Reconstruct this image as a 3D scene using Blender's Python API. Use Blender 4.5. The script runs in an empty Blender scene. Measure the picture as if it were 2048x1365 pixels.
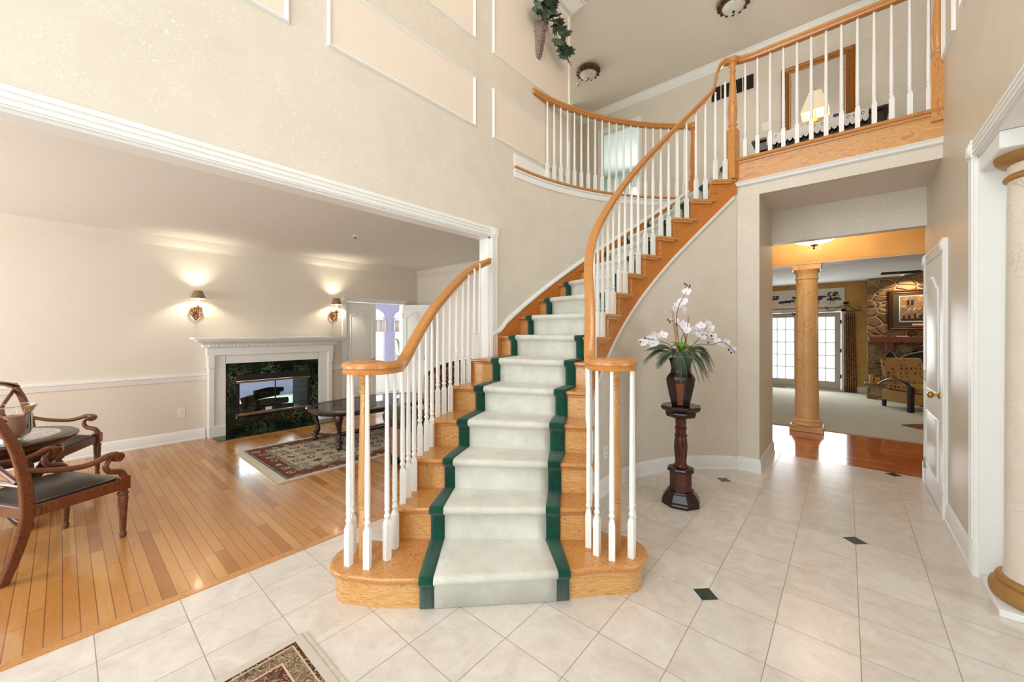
import bpy, bmesh, math, random
from mathutils import Vector, Matrix
random.seed(7)
R = math.radians
sc = bpy.context.scene
COL = sc.collection

# ------------------------------------------------------------ camera
F, CX, HY, H = 775.0, 1024.0, 663.0, 1.40
AZ = math.atan((1692 - 1024) / F)
cam_d = bpy.data.cameras.new('camera')
cam = bpy.data.objects.new('camera', cam_d)
COL.objects.link(cam)
cam_d.sensor_width = 36.0
cam_d.lens = F * 36.0 / 2048.0
cam_d.shift_y = -(682.5 - HY) / 2048.0
cam_d.clip_start = 0.05
cam.location = (0, 0, H)
cam.rotation_euler = (R(90), 0, AZ)
sc.camera = cam
sc.view_settings.view_transform = 'Standard'
sc.view_settings.look = 'None'
sc.view_settings.exposure = -0.08
sc.view_settings.gamma = 1.0
sc.view_settings.use_curve_mapping = False

# ------------------------------------------------------------ world, daylight and fill
wd = bpy.data.worlds.new('sky')
sc.world = wd
wd.use_nodes = True
bg = wd.node_tree.nodes['Background']
bg.inputs[0].default_value = (0.86, 0.93, 1.0, 1)
bg.inputs[1].default_value = 3.5

def area(name, loc, rot, sx, sy, power, color=(1, 1, 1), spread=180):
    l = bpy.data.lights.new(name, 'AREA')
    l.shape = 'RECTANGLE'; l.size = sx; l.size_y = sy; l.energy = power; l.color = color
    l.spread = R(spread)
    o = bpy.data.objects.new(name, l); COL.objects.link(o)
    o.location = loc; o.rotation_euler = tuple(R(a) for a in rot)
    return o
def point(name, loc, power, color, rad=0.03):
    l = bpy.data.lights.new(name, 'POINT'); l.energy = power; l.color = color; l.shadow_soft_size = rad
    o = bpy.data.objects.new(name, l); COL.objects.link(o); o.location = loc
    return o
DAY = (0.90, 0.96, 1.0)
# tall window over the front door, door sidelights, living room front windows, side windows; added fills in between
area('daylight_foyer_high', (-0.9, -1.72, 4.1), (90, 0, 0), 2.6, 2.0, 46, DAY)
area('daylight_foyer_door', (-0.9, -1.72, 1.35), (90, 0, 0), 1.8, 2.0, 40, DAY)
point('foyer_fill', (-0.75, 2.2, 4.6), 36, (1.0, 0.975, 0.94), 0.3)  # unseen fill added to even out the foyer; no chandelier is modelled
area('upper_hall_side_fill', (-6.9, 5.4, 4.4), (90, 0, -90), 1.6, 1.6, 60, (1.0, 0.97, 0.92))  # added fill from the left end, where the hall wall has no window
point('upper_hall_fill', (-0.9, 5.5, 4.3), 11, (1.0, 0.95, 0.88), 0.3)  # added fill to lift the upper hall; the flush lights are off
point('family_room_fill', (2.6, 9.0, 1.6), 22, (1.0, 0.86, 0.66), 0.2)  # added ambient fill, not tied to any fixture
area('daylight_living_front', (-4.6, -2.62, 1.45), (90, 0, 0), 2.6, 1.6, 86, (0.95, 0.98, 1.0))
area('daylight_dining', (3.9, 1.8, 1.5), (90, 0, 90), 2.4, 1.6, 40, DAY)
area('daylight_family', (-0.9, 11.62, 1.1), (-90, 0, 0), 1.8, 1.5, 44, (0.93, 0.97, 1.0))
area('daylight_sunroom', (-9.8, 3.2, 1.5), (90, 0, -90), 3.0, 1.8, 420, (0.97, 0.98, 1.0))
area('daylight_bedroom', (-3.4, 9.5, 4.6), (-90, 0, 0), 1.8, 1.2, 40, (0.96, 0.99, 1.0))
area('back_hall_area', (-3.4, 6.1, 1.5), (90, 0, -90), 1.2, 1.4, 10, (1, 0.93, 0.82))  # warm area light standing inside the back hall, aimed along it

# ------------------------------------------------------------ materials
class NT:
    def __init__(s, name, rough=0.5, spec=0.5, metal=0.0):
        s.m = bpy.data.materials.new(name); s.m.use_nodes = True
        s.t = s.m.node_tree; s.b = s.t.nodes['Principled BSDF']
        s.b.inputs['Roughness'].default_value = rough
        s.b.inputs['Specular IOR Level'].default_value = spec
        s.b.inputs['Metallic'].default_value = metal
        s._c = None
    def n(s, typ, **kw):
        nd = s.t.nodes.new(typ)
        for k, v in kw.items():
            if k.startswith('i_'):
                key = k[2:].replace('_', ' ')
                nd.inputs[key].default_value = v
            else: setattr(nd, k, v)
        return nd
    def l(s, a, b): s.t.links.new(a, b)
    def co(s, scale=(1, 1, 1), rot=(0, 0, 0), loc=(0, 0, 0), kind='Object'):
        tc = s.n('ShaderNodeTexCoord'); mp = s.n('ShaderNodeMapping')
        mp.inputs['Scale'].default_value = scale; mp.inputs['Rotation'].default_value = rot
        mp.inputs['Location'].default_value = loc
        s.l(tc.outputs[kind], mp.inputs[0]); return mp.outputs[0]
    def noise(s, vec, scale=5, detail=3, rough=0.5, dist=0.0):
        nd = s.n('ShaderNodeTexNoise')
        nd.inputs['Scale'].default_value = scale; nd.inputs['Detail'].default_value = detail
        nd.inputs['Roughness'].default_value = rough; nd.inputs['Distortion'].default_value = dist
        s.l(vec, nd.inputs['Vector']); return nd.outputs['Fac']
    def voro(s, vec, scale, feature='F1', out='Distance', rnd=1.0):
        nd = s.n('ShaderNodeTexVoronoi', feature=feature)
        nd.inputs['Scale'].default_value = scale; nd.inputs['Randomness'].default_value = rnd
        s.l(vec, nd.inputs['Vector']); return nd.outputs[out]
    def ramp(s, fac, stops, interp='LINEAR'):
        nd = s.n('ShaderNodeValToRGB'); cr = nd.color_ramp; cr.interpolation = interp
        while len(cr.elements) > 1: cr.elements.remove(cr.elements[-1])
        for i, (p, c) in enumerate(stops):
            if not isinstance(c, (tuple, list)): c = (c, c, c)
            e = cr.elements[0] if i == 0 else cr.elements.new(p)
            e.position = p; e.color = (c[0], c[1], c[2], 1)
        s.l(fac, nd.inputs[0]); return nd.outputs[0]
    def mix(s, fac, a, b, mode='MIX'):
        nd = s.n('ShaderNodeMix', data_type='RGBA', blend_type=mode)
        for sock, v in ((nd.inputs[0], fac), (nd.inputs[6], a), (nd.inputs[7], b)):
            if isinstance(v, (int, float)): sock.default_value = v
            elif isinstance(v, tuple): sock.default_value = (v[0], v[1], v[2], 1)
            else: s.l(v, sock)
        return nd.outputs[2]
    def math(s, op, a, b=None, c=None):
        nd = s.n('ShaderNodeMath', operation=op)
        for i, v in enumerate((a, b, c)):
            if v is None: continue
            if isinstance(v, (int, float)): nd.inputs[i].default_value = v
            else: s.l(v, nd.inputs[i])
        return nd.outputs[0]
    def sep(s, vec):
        nd = s.n('ShaderNodeSeparateXYZ'); s.l(vec, nd.inputs[0]); return nd.outputs
    def comb(s, x, y, z=0.0):
        nd = s.n('ShaderNodeCombineXYZ')
        for i, v in enumerate((x, y, z)):
            if isinstance(v, (int, float)): nd.inputs[i].default_value = v
            else: s.l(v, nd.inputs[i])
        return nd.outputs[0]
    def color(s, v):
        if isinstance(v, tuple): s.b.inputs['Base Color'].default_value = (v[0], v[1], v[2], 1)
        else: s.l(v, s.b.inputs['Base Color'])
        return s
    def bump(s, h, strength=0.2, dist=0.01):
        nd = s.n('ShaderNodeBump'); nd.inputs['Strength'].default_value = strength
        nd.inputs['Distance'].default_value = dist
        s.l(h, nd.inputs['Height']); s.l(nd.outputs[0], s.b.inputs['Normal']); return s
def L(r, g, b):
    f = lambda c: (c / 255 / 12.92) if c / 255 <= 0.04045 else ((c / 255 + 0.055) / 1.055) ** 2.4
    return (f(r), f(g), f(b))
M = {}
def plain(key, rgb, rough=0.5, metal=0.0, spec=0.5, var=0.06, sc_=8, bump=0.0):
    m = NT(key, rough, spec, metal)
    c = L(*rgb); d = tuple(x * (1 - var * 2) for x in c)
    v = m.co()
    nz = m.noise(v, sc_, 4)
    m.color(m.ramp(nz, [(0.3, d), (0.7, c)]))
    if bump: m.bump(m.noise(v, sc_ * 12, 3), bump, 0.002)
    M[key] = m.m
    return m
plain('white_trim', (240, 240, 236), 0.38, var=0.01)
plain('white_baluster', (243, 244, 240), 0.35, var=0.01)
plain('ceiling_paint', (230, 221, 210), 0.9, var=0.01, spec=0.2)
plain('living_ceiling', (232, 229, 220), 0.9, var=0.01, spec=0.2)
plain('white_ceiling', (222, 224, 222), 0.9, var=0.01, spec=0.2)
plain('peach_panel', (236, 223, 207), 0.55, var=0.01, spec=0.3)
plain('living_crown', (228, 222, 208), 0.45, var=0.01)
plain('brass', (196, 152, 84), 0.25, 1.0)
plain('aged_bronze', (110, 84, 58), 0.45, 0.7, sc_=40, var=0.25)
plain('gold_frame', (178, 116, 52), 0.35, 0.55, sc_=60, var=0.2)
plain('dark_gold_frame', (96, 52, 26), 0.4, 0.3, sc_=60, var=0.25)
plain('gold_paint', (176, 132, 72), 0.45, 0.25, sc_=30)
plain('black_metal', (26, 24, 24), 0.4, 0.6)
plain('iron', (60, 44, 38), 0.5, 0.5)
plain('steel', (190, 190, 185), 0.25, 1.0)
plain('outlet_plastic', (238, 238, 232), 0.4, var=0.01)
plain('dark_slot', (40, 38, 36), 0.6)
plain('mahogany', (92, 38, 22), 0.18, sc_=18, var=0.3)
plain('dark_mahogany', (48, 20, 16), 0.2, sc_=18, var=0.25)
plain('dark_walnut', (66, 42, 32), 0.25, sc_=22, var=0.25)
plain('black_wood', (30, 22, 22), 0.3)
plain('leather', (58, 46, 40), 0.32, sc_=30, var=0.2, bump=0.25)
plain('seat_leather', (54, 46, 41), 0.26, sc_=30, var=0.15, bump=0.3)
plain('tan_suede', (146, 104, 76), 0.85, sc_=40, var=0.2)
plain('green_leaf', (110, 128, 104), 0.4, sc_=25, var=0.3)
plain('fern_leaf', (82, 104, 78), 0.6, sc_=25, var=0.2)
plain('bright_leaf', (104, 148, 44), 0.45, sc_=25, var=0.25)
plain('pale_leaf', (150, 158, 136), 0.6, sc_=25, var=0.2)
plain('petal', (246, 240, 242), 0.6, var=0.02)
plain('bud', (86, 82, 62), 0.6)
plain('stem', (70, 60, 40), 0.6)
plain('cane_stick', (196, 156, 104), 0.6, sc_=60, var=0.2)
plain('vase_lacquer', (44, 26, 20), 0.25, sc_=20, var=0.2)
plain('carved_stone', (178, 156, 142), 0.8, sc_=70, var=0.35, bump=0.6)
plain('shade_black', (150, 124, 92), 0.5)
plain('candle_wax', (150, 108, 92), 0.55)
plain('candle_yellow', (206, 146, 60), 0.55)
plain('log_char', (52, 46, 42), 0.9, sc_=30, var=0.4)
plain('firebox_black', (26, 22, 20), 0.7)
plain('bronze_rail', (150, 108, 72), 0.4, 0.4)
plain('mat_board', (70, 76, 70), 0.9)
plain('lace', (226, 222, 216), 0.9, var=0.03)
plain('screen_blue', (30, 60, 110), 0.3)
plain('sheer_blind', (240, 242, 240), 0.8, var=0.02)
plain('door_frame_grey', (206, 200, 184), 0.5, var=0.02)
plain('soffit_lit', (226, 224, 218), 0.6, var=0.01)  # white light on the beam underside, put into the colour
plain('mint_wall', (232, 234, 230), 0.9, var=0.01)
plain('green_cover', (120, 168, 118), 0.9)
plain('lilac_wall', (190, 184, 224), 0.9, var=0.01)
plain('carpet_pale', (208, 208, 192), 0.98, sc_=60, var=0.06, spec=0.1, bump=0.5)
plain('oak_mantel', (140, 74, 44), 0.5, sc_=10, var=0.2)
plain('slate', (110, 104, 92), 0.8, sc_=12, var=0.2)
plain('paper_white', (238, 234, 224), 0.9)
plain('rug_fringe', (214, 206, 186), 0.95, sc_=80, var=0.1)

def wallpaper(key, base, light, scale=32):
    m = NT(key, 0.55, 0.3)
    v = m.co()
    n1 = m.noise(v, scale, 1.0, 0.5, 2.2)
    band = m.ramp(n1, [(0.0, 0.0), (0.478, 0.0), (0.5, 1.0), (0.522, 0.0)])
    n2 = m.noise(v, 6.0, 3.0)
    mask = m.ramp(n2, [(0.40, 0.0), (0.55, 1.0)])
    f = m.math('MULTIPLY', band, mask)
    f = m.math('MULTIPLY', f, 0.95)
    b = L(*base); b2 = tuple(c * 0.955 for c in b)
    soft = m.ramp(m.noise(v, 2.2, 3), [(0.35, b2), (0.65, b)])
    m.color(m.mix(f, soft, L(*light)))
    m.l(m.ramp(f, [(0, 0.5), (1, 0.33)]), m.b.inputs['Roughness'])
    m.bump(f, 0.12, 0.002)
    M[key] = m.m
wallpaper('wallpaper', (223, 214, 199), (250, 244, 230))
wallpaper('wallpaper_sheen', (214, 202, 182), (236, 228, 210))
mm = [x for x in M['wallpaper_sheen'].node_tree.nodes if x.type == 'BSDF_PRINCIPLED'][0]
for lk in list(mm.inputs['Roughness'].links): M['wallpaper_sheen'].node_tree.links.remove(lk)
mm.inputs['Roughness'].default_value = 0.38
m = NT('living_wallpaper', 0.7, 0.25)
v = m.co(scale=(1, 1, 0.5))
m.color(m.ramp(m.noise(v, 160, 3), [(0.3, L(224, 215, 200)), (0.7, L(230, 222, 208))]))
M['living_wall'] = m.m
m = NT('ochre_wall', 0.8, 0.25)
v = m.co()
m.color(m.ramp(m.noise(v, 3.5, 5, 0.6), [(0.3, L(196, 150, 78)), (0.7, L(222, 182, 110))]))
M['ochre_wall'] = m.m
m = NT('amber_beam', 0.7, 0.25)
v = m.co()
m.color(m.ramp(m.noise(v, 2.5, 4, 0.6), [(0.3, L(230, 180, 112)), (0.7, L(240, 196, 130))]))
M['amber_beam'] = m.m

def wood(key, dark, mid, light, rough=0.3, axis=(1, 1, 1), scale=2.6, coat=0.0):
    m = NT(key, rough)
    v = m.co(scale=axis)
    n1 = m.noise(v, scale, 5, 0.55, 1.2)
    rings = m.math('FRACT', m.math('MULTIPLY', n1, 7.0))
    tri = m.math('ABSOLUTE', m.math('SUBTRACT', rings, 0.5))
    c = m.ramp(tri, [(0.0, L(*mid)), (0.36, L(*light)), (0.5, L(*dark))])
    v2 = m.co(scale=tuple(a * 9 for a in axis))
    fine = m.ramp(m.noise(v2, 9, 3, 0.7), [(0.3, 0.86), (0.7, 1.04)])
    m.color(m.mix(1.0, c, fine, 'MULTIPLY'))
    m.b.inputs['Coat Weight'].default_value = coat
    m.b.inputs['Coat Roughness'].default_value = 0.12
    M[key] = m.m
wood('oak_riser', (180, 116, 54), (208, 148, 78), (228, 182, 118), 0.3, (1, 1, 9), 2.0, 0.2)
wood('oak_tread', (180, 112, 52), (202, 136, 70), (216, 158, 92), 0.28, (2.2, 2.2, 4), 3.0, 0.3)
wood('oak_rail', (176, 106, 46), (198, 130, 62), (210, 148, 80), 0.3, (3, 3, 5), 3.2, 0.25)
wood('oak_stringer', (182, 104, 34), (200, 120, 46), (210, 134, 60), 0.38, (1.5, 1.5, 5), 2.2, 0.15)
wood('oak_newel', (186, 116, 52), (208, 142, 72), (218, 158, 90), 0.3, (6, 6, 0.8), 3.0, 0.25)
wood('oak_newel_tall', (186, 124, 66), (208, 152, 90), (220, 170, 108), 0.3, (6, 6, 0.8), 3.0, 0.25)
wood('oak_fascia', (192, 126, 66), (212, 152, 86), (224, 172, 110), 0.35, (1, 6, 6), 1.6, 0.15)

def planks(key, width, length, tones, rough, gap=0.02, gapc=(120, 76, 40), coat=0.3):
    # strips run along world x
    m = NT(key, rough)
    v = m.co()
    br = m.n('ShaderNodeTexBrick'); br.offset = 0.37; br.offset_frequency = 2
    br.inputs['Scale'].default_value = 1.0
    br.inputs['Brick Width'].default_value = length; br.inputs['Row Height'].default_value = width
    br.inputs['Mortar Size'].default_value = 0.0009; br.inputs['Mortar Smooth'].default_value = 0.1
    br.inputs['Color1'].default_value = (0, 0, 0, 1); br.inputs['Color2'].default_value = (1, 1, 1, 1)
    br.inputs['Mortar'].default_value = (0.5, 0.5, 0.5, 1)
    m.l(v, br.inputs['Vector'])
    xyz = m.sep(v)
    row = m.math('FLOOR', m.math('DIVIDE', xyz[1], width))
    wn = m.n('ShaderNodeTexWhiteNoise', noise_dimensions='2D')
    # random stagger per row
    rown = m.n('ShaderNodeTexWhiteNoise', noise_dimensions='1D'); m.l(row, rown.inputs['W'])
    sx = m.math('ADD', xyz[0], m.math('MULTIPLY', rown.outputs['Value'], 3.0))
    colm = m.math('FLOOR', m.math('DIVIDE', sx, length))
    m.l(m.comb(colm, row), wn.inputs['Vector'])
    tone = m.ramp(wn.outputs['Value'], [(0.0, L(*tones[0])), (0.3, L(*tones[1])), (0.75, L(*tones[2])), (1.0, L(*tones[3]))])
    g = m.noise(m.co(scale=(1.5, 22, 1)), 5, 5, 0.6, 1.0)
    grain = m.ramp(g, [(0.3, 0.9), (0.7, 1.05)])
    c = m.mix(1.0, tone, grain, 'MULTIPLY')
    fy = m.math('FRACT', m.math('DIVIDE', xyz[1], width)); fx = m.math('FRACT', m.math('DIVIDE', sx, length))
    ey = m.math('MINIMUM', fy, m.math('SUBTRACT', 1.0, fy))
    ex = m.math('MULTIPLY', m.math('MINIMUM', fx, m.math('SUBTRACT', 1.0, fx)), length / width)
    e = m.math('MINIMUM', ey, ex)
    gm = m.ramp(e, [(0.0, 1.0), (gap, 0.85), (gap * 1.8, 0.0)])
    m.color(m.mix(gm, c, L(*gapc)))
    m.b.inputs['Coat Weight'].default_value = coat; m.b.inputs['Coat Roughness'].default_value = 0.08
    m.bump(m.math('SUBTRACT', 1.0, gm), 0.15, 0.001)
    M[key] = m.m
planks('maple_floor', 0.057, 0.95, [(166, 106, 52), (190, 130, 68), (198, 140, 78), (206, 154, 92)], 0.24, 0.025, (128, 84, 48))
planks('hall_floor', 0.057, 0.7, [(176, 84, 26), (196, 100, 34), (206, 112, 42), (214, 124, 52)], 0.14, 0.025, (130, 66, 26), 0.8)

# polished cream tile, one foot grid
m = NT('marble_tile', 0.2)
v = m.co()
xyz = m.sep(v)
T = 0.306; x0, y0 = 0.048, 3.46
fx = m.math('FRACT', m.math('DIVIDE', m.math('SUBTRACT', xyz[0], x0 - 30 * T), T))
fy = m.math('FRACT', m.math('DIVIDE', m.math('SUBTRACT', xyz[1], y0 - 30 * T), T))
ix = m.math('FLOOR', m.math('DIVIDE', m.math('SUBTRACT', xyz[0], x0 - 30 * T), T))
iy = m.math('FLOOR', m.math('DIVIDE', m.math('SUBTRACT', xyz[1], y0 - 30 * T), T))
e = m.math('MINIMUM', m.math('MINIMUM', fx, m.math('SUBTRACT', 1.0, fx)), m.math('MINIMUM', fy, m.math('SUBTRACT', 1.0, fy)))
grout = m.ramp(e, [(0.0, 1.0), (0.0035, 1.0), (0.006, 0.0)])
wn = m.n('ShaderNodeTexWhiteNoise', noise_dimensions='2D'); m.l(m.comb(ix, iy), wn.inputs['Vector'])
off = m.n('ShaderNodeVectorMath', operation='ADD'); m.l(v, off.inputs[0]); m.l(wn.outputs['Color'], off.inputs[1])
ns = m.noise(off.outputs[0], 5, 6, 0.62, 1.5)
cl = m.ramp(ns, [(0.28, L(212, 202, 189)), (0.5, L(223, 214, 203)), (0.72, L(231, 225, 215))])
vein = m.ramp(m.noise(off.outputs[0], 3.0, 4, 0.6, 2.5), [(0.0, 1.0), (0.49, 1.0), (0.5, 0.90), (0.51, 1.0)])
cl = m.mix(1.0, cl, vein, 'MULTIPLY')
tv = m.ramp(wn.outputs['Value'], [(0.0, 0.93), (1.0, 1.03)])
cl = m.mix(1.0, cl, tv, 'MULTIPLY')
m.color(m.mix(grout, cl, L(150, 136, 120)))
m.l(m.ramp(grout, [(0, 0.2), (1, 0.7)]), m.b.inputs['Roughness'])
M['marble_tile'] = m.m

def marble(key, dark, mid, veinc, scale, rough=0.1, th=0.02):
    m = NT(key, rough)
    v = m.co()
    n1 = m.noise(v, scale, 6, 0.6, 2.5)
    base = m.ramp(n1, [(0.3, L(*dark)), (0.7, L(*mid))])
    n2 = m.noise(v, scale * 1.3, 5, 0.6, 3.5)
    vn = m.ramp(n2, [(0.5 - th * 2, 0.0), (0.5, 1.0), (0.5 + th, 0.0)])
    n3 = m.ramp(m.noise(v, scale * 0.6, 2), [(0.4, 0.0), (0.65, 1.0)])
    m.color(m.mix(m.math('MULTIPLY', vn, n3), base, L(*veinc)))
    M[key] = m.m
marble('green_marble', (10, 16, 12), (30, 50, 34), (176, 196, 158), 4.5, 0.08, 0.012)
marble('dark_green_inlay', (30, 40, 36), (48, 60, 54), (90, 104, 96), 20, 0.15)
marble('ochre_marble', (230, 188, 126), (242, 212, 160), (212, 154, 92), 4, 0.3, 0.03)
marble('cream_marble', (220, 210, 192), (232, 224, 210), (176, 162, 140), 1.8, 0.35, 0.006)
marble('table_inlay', (120, 104, 92), (190, 184, 176), (220, 216, 210), 18, 0.15, 0.05)

def carpet(key, c1, c2, bump=0.6):
    m = NT(key, 0.97, 0.1)
    v = m.co()
    big = m.ramp(m.noise(v, 5, 4, 0.6), [(0.35, L(*c1)), (0.65, L(*c2))])
    fine = m.ramp(m.noise(v, 420, 2, 0.7), [(0.3, 0.8), (0.7, 1.12)])
    m.color(m.mix(1.0, big, fine, 'MULTIPLY'))
    m.bump(m.noise(v, 300, 2), bump, 0.004)
    m.b.inputs['Sheen Weight'].default_value = 0.25
    M[key] = m.m
carpet('runner_cream', (210, 208, 195), (226, 226, 213))
carpet('runner_green', (12, 62, 48), (24, 82, 62))

def rug_mat(key, hx, hy, bands, field, fc, flowers, bs=9.0, inner=False):
    m = NT(key, 0.95, 0.1)
    v = m.co(); xyz = m.sep(v)
    ax = m.math('ABSOLUTE', xyz[0]); ay = m.math('ABSOLUTE', xyz[1])
    e = m.math('MINIMUM', m.math('SUBTRACT', hx, ax), m.math('SUBTRACT', hy, ay))
    W = 0.34
    er = m.math('DIVIDE', e, W)
    base = m.ramp(er, bands, 'CONSTANT')
    # lobed rosettes
    vd = m.n('ShaderNodeTexVoronoi'); vd.inputs['Scale'].default_value = bs; vd.inputs['Randomness'].default_value = 0.35
    wob = m.n('ShaderNodeTexNoise'); wob.inputs['Scale'].default_value = 16; m.l(v, wob.inputs['Vector'])
    av = m.n('ShaderNodeVectorMath', operation='MULTIPLY_ADD')
    m.l(wob.outputs['Color'], av.inputs[0]); av.inputs[1].default_value = (0.07, 0.07, 0); m.l(v, av.inputs[2])
    m.l(av.outputs[0], vd.inputs['Vector'])
    rings = m.ramp(vd.outputs['Distance'], flowers, 'CONSTANT')
    isf = m.ramp(vd.outputs['Distance'], [(0.0, 1.0), (0.36, 0.0)], 'CONSTANT')
    n1 = m.noise(v, 22, 2, 0.5, 2.5)
    vine = m.ramp(n1, [(0.0, 0.0), (0.462, 0.0), (0.475, 1.0), (0.525, 0.0)], 'CONSTANT')
    n2 = m.noise(v, 40, 2, 0.5, 1.5)
    leaf = m.ramp(n2, [(0.0, 0.0), (0.6, 1.0)], 'CONSTANT')
    edge = m.ramp(er, [(0.0, 0.0), (field, 1.0)], 'CONSTANT')
    c = m.mix(m.math('MULTIPLY', vine, 0.85), base, L(*fc[0]))
    c = m.mix(m.math('MULTIPLY', leaf, 0.8), c, L(*fc[1]))
    if inner: isf = m.math('MULTIPLY', isf, m.ramp(er, [(0.0, 0.0), (field + 0.08, 1.0)], 'CONSTANT'))
    c = m.mix(m.math('MULTIPLY', isf, 0.9), c, rings)
    pe = [(0.0, 1.0), (0.10, 0.0), (0.14, 1.0), (0.16, 0.0), (field - 0.03, 1.0), (field, 0.0)] if inner else [(0.0, 1.0), (0.14, 0.0), (0.2, 1.0), (0.225, 0.0), (field - 0.05, 1.0), (field, 0.0)]
    c = m.mix(m.ramp(er, pe, 'CONSTANT'), c, base)
    pile = m.ramp(m.noise(v, 500, 1), [(0.3, 0.88), (0.7, 1.08)])
    m.color(m.mix(1.0, c, pile, 'MULTIPLY'))
    m.bump(m.noise(v, 350, 1), 0.4, 0.003)
    M[key] = m.m
IV = L(206, 194, 168); RD = L(126, 66, 52); DK = L(58, 50, 48); OL = L(150, 138, 112); BR = L(92, 46, 30)
rug_mat('living_rug', 0.70, 1.15, [(0.0, L(206, 200, 180)), (0.12, DK), (0.14, OL), (0.2, DK), (0.225, RD), (0.6, IV), (0.62, OL), (0.7, DK), (0.715, IV)],
        0.715, ((96, 62, 56), (70, 66, 62)), [(0.0, RD), (0.08, IV), (0.13, L(96, 72, 68)), (0.22, IV), (0.27, L(80, 66, 64)), (0.36, IV)], 6.0)
rug_mat('entry_rug', 0.48, 0.80, [(0.0, L(206, 196, 180)), (0.10, L(84, 44, 30)), (0.14, L(200, 182, 154)), (0.16, L(132, 106, 80)), (0.33, L(204, 186, 160)), (0.355, L(98, 50, 33))],
        0.355, ((196, 180, 156), (60, 66, 62)), [(0.0, BR), (0.06, IV), (0.10, DK), (0.2, IV), (0.25, L(90, 96, 84)), (0.36, BR)], 6.0, True)

# stone masonry
m = NT('fieldstone', 0.9, 0.2)
v = m.co(scale=(1, 1, 1.35))
wob = m.n('ShaderNodeTexNoise'); wob.inputs['Scale'].default_value = 2.5; m.l(v, wob.inputs['Vector'])
av = m.n('ShaderNodeVectorMath', operation='MULTIPLY_ADD'); m.l(wob.outputs['Color'], av.inputs[0])
av.inputs[1].default_value = (0.2, 0.2, 0.2); m.l(v, av.inputs[2])
de = m.voro(av.outputs[0], 4.3, 'DISTANCE_TO_EDGE')
cc = m.n('ShaderNodeTexVoronoi'); cc.inputs['Scale'].default_value = 4.3; m.l(av.outputs[0], cc.inputs['Vector'])
bw = m.n('ShaderNodeRGBToBW'); m.l(cc.outputs['Color'], bw.inputs[0])
st = m.ramp(bw.outputs[0], [(0.2, L(110, 92, 72)), (0.4, L(158, 128, 92)), (0.6, L(134, 116, 94)), (0.85, L(176, 146, 108))])
st = m.mix(1.0, st, m.ramp(m.noise(v, 14, 5), [(0.3, 0.75), (0.7, 1.12)]), 'MULTIPLY')
mort = m.ramp(de, [(0.0, 1.0), (0.035, 1.0), (0.07, 0.0)])
m.color(m.mix(mort, st, L(178, 158, 130)))
m.bump(m.ramp(de, [(0.02, 0.0), (0.14, 1.0)]), 0.9, 0.05)
M['fieldstone'] = m.m
# patterned upholstery
m = NT('dot_fabric', 0.9, 0.1)
v = m.co()
vd = m.n('ShaderNodeTexVoronoi'); vd.inputs['Scale'].default_value = 13; vd.inputs['Randomness'].default_value = 0.25; m.l(v, vd.inputs['Vector'])
bw = m.n('ShaderNodeRGBToBW'); m.l(vd.outputs['Color'], bw.inputs[0])
dots = m.ramp(bw.outputs[0], [(0.0, L(86, 46, 32)), (0.4, L(150, 96, 40)), (0.55, L(66, 34, 36)), (0.7, L(168, 130, 80))], 'CONSTANT')
isd = m.ramp(vd.outputs['Distance'], [(0.0, 1.0), (0.20, 0.0), (0.24, 0.8), (0.34, 0.0)], 'CONSTANT')
m.color(m.mix(isd, L(172, 136, 90), dots)); M['dot_fabric'] = m.m
m = NT('floral_fabric', 0.85, 0.1)
v = m.co()
m.color(m.ramp(m.noise(v, 16, 3, 0.6, 3.0), [(0.0, L(50, 30, 22)), (0.42, L(96, 62, 40)), (0.5, L(160, 122, 84)), (0.56, L(84, 52, 36)), (0.66, L(50, 32, 24))], 'CONSTANT'))
M['floral_fabric'] = m.m
m = NT('curtain_fabric', 0.85, 0.1)
v = m.co()
m.color(m.ramp(m.noise(v, 9, 3, 0.6, 1.5), [(0.0, L(120, 80, 56)), (0.42, L(178, 142, 104)), (0.52, L(140, 94, 66)), (0.62, L(186, 160, 122))], 'CONSTANT'))
M['curtain_fabric'] = m.m
m = NT('stripe_fabric', 0.8, 0.1)
v = m.co(); ys = m.sep(v)[1]
m.color(m.ramp(m.math('FRACT', m.math('MULTIPLY', ys, 14.0)), [(0.0, L(236, 226, 226)), (0.45, L(190, 160, 172)), (0.6, L(226, 214, 206)), (0.85, L(176, 150, 150))], 'CONSTANT'))
M['stripe_fabric'] = m.m
m = NT('print_scene', 0.6, 0.3)
v = m.co()
m.color(m.ramp(m.noise(v, 16, 5, 0.7, 1.0), [(0.3, L(84, 66, 54)), (0.5, L(150, 122, 98)), (0.7, L(196, 174, 146))])); M['print_scene'] = m.m
m = NT('wicker', 0.6)
v = m.co(); xyz = m.sep(v)
wv = m.math('SINE', m.math('ADD', m.math('MULTIPLY', xyz[2], 420.0), m.math('MULTIPLY', m.math('ABSOLUTE', m.math('SUBTRACT', m.math('FRACT', m.math('MULTIPLY', m.math('ADD', xyz[0], xyz[1]), 40.0)), 0.5)), 6.0)))
m.color(m.ramp(wv, [(0.0, L(96, 44, 22)), (0.6, L(168, 98, 56))])); m.bump(wv, 0.6, 0.003); M['wicker'] = m.m

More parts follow.
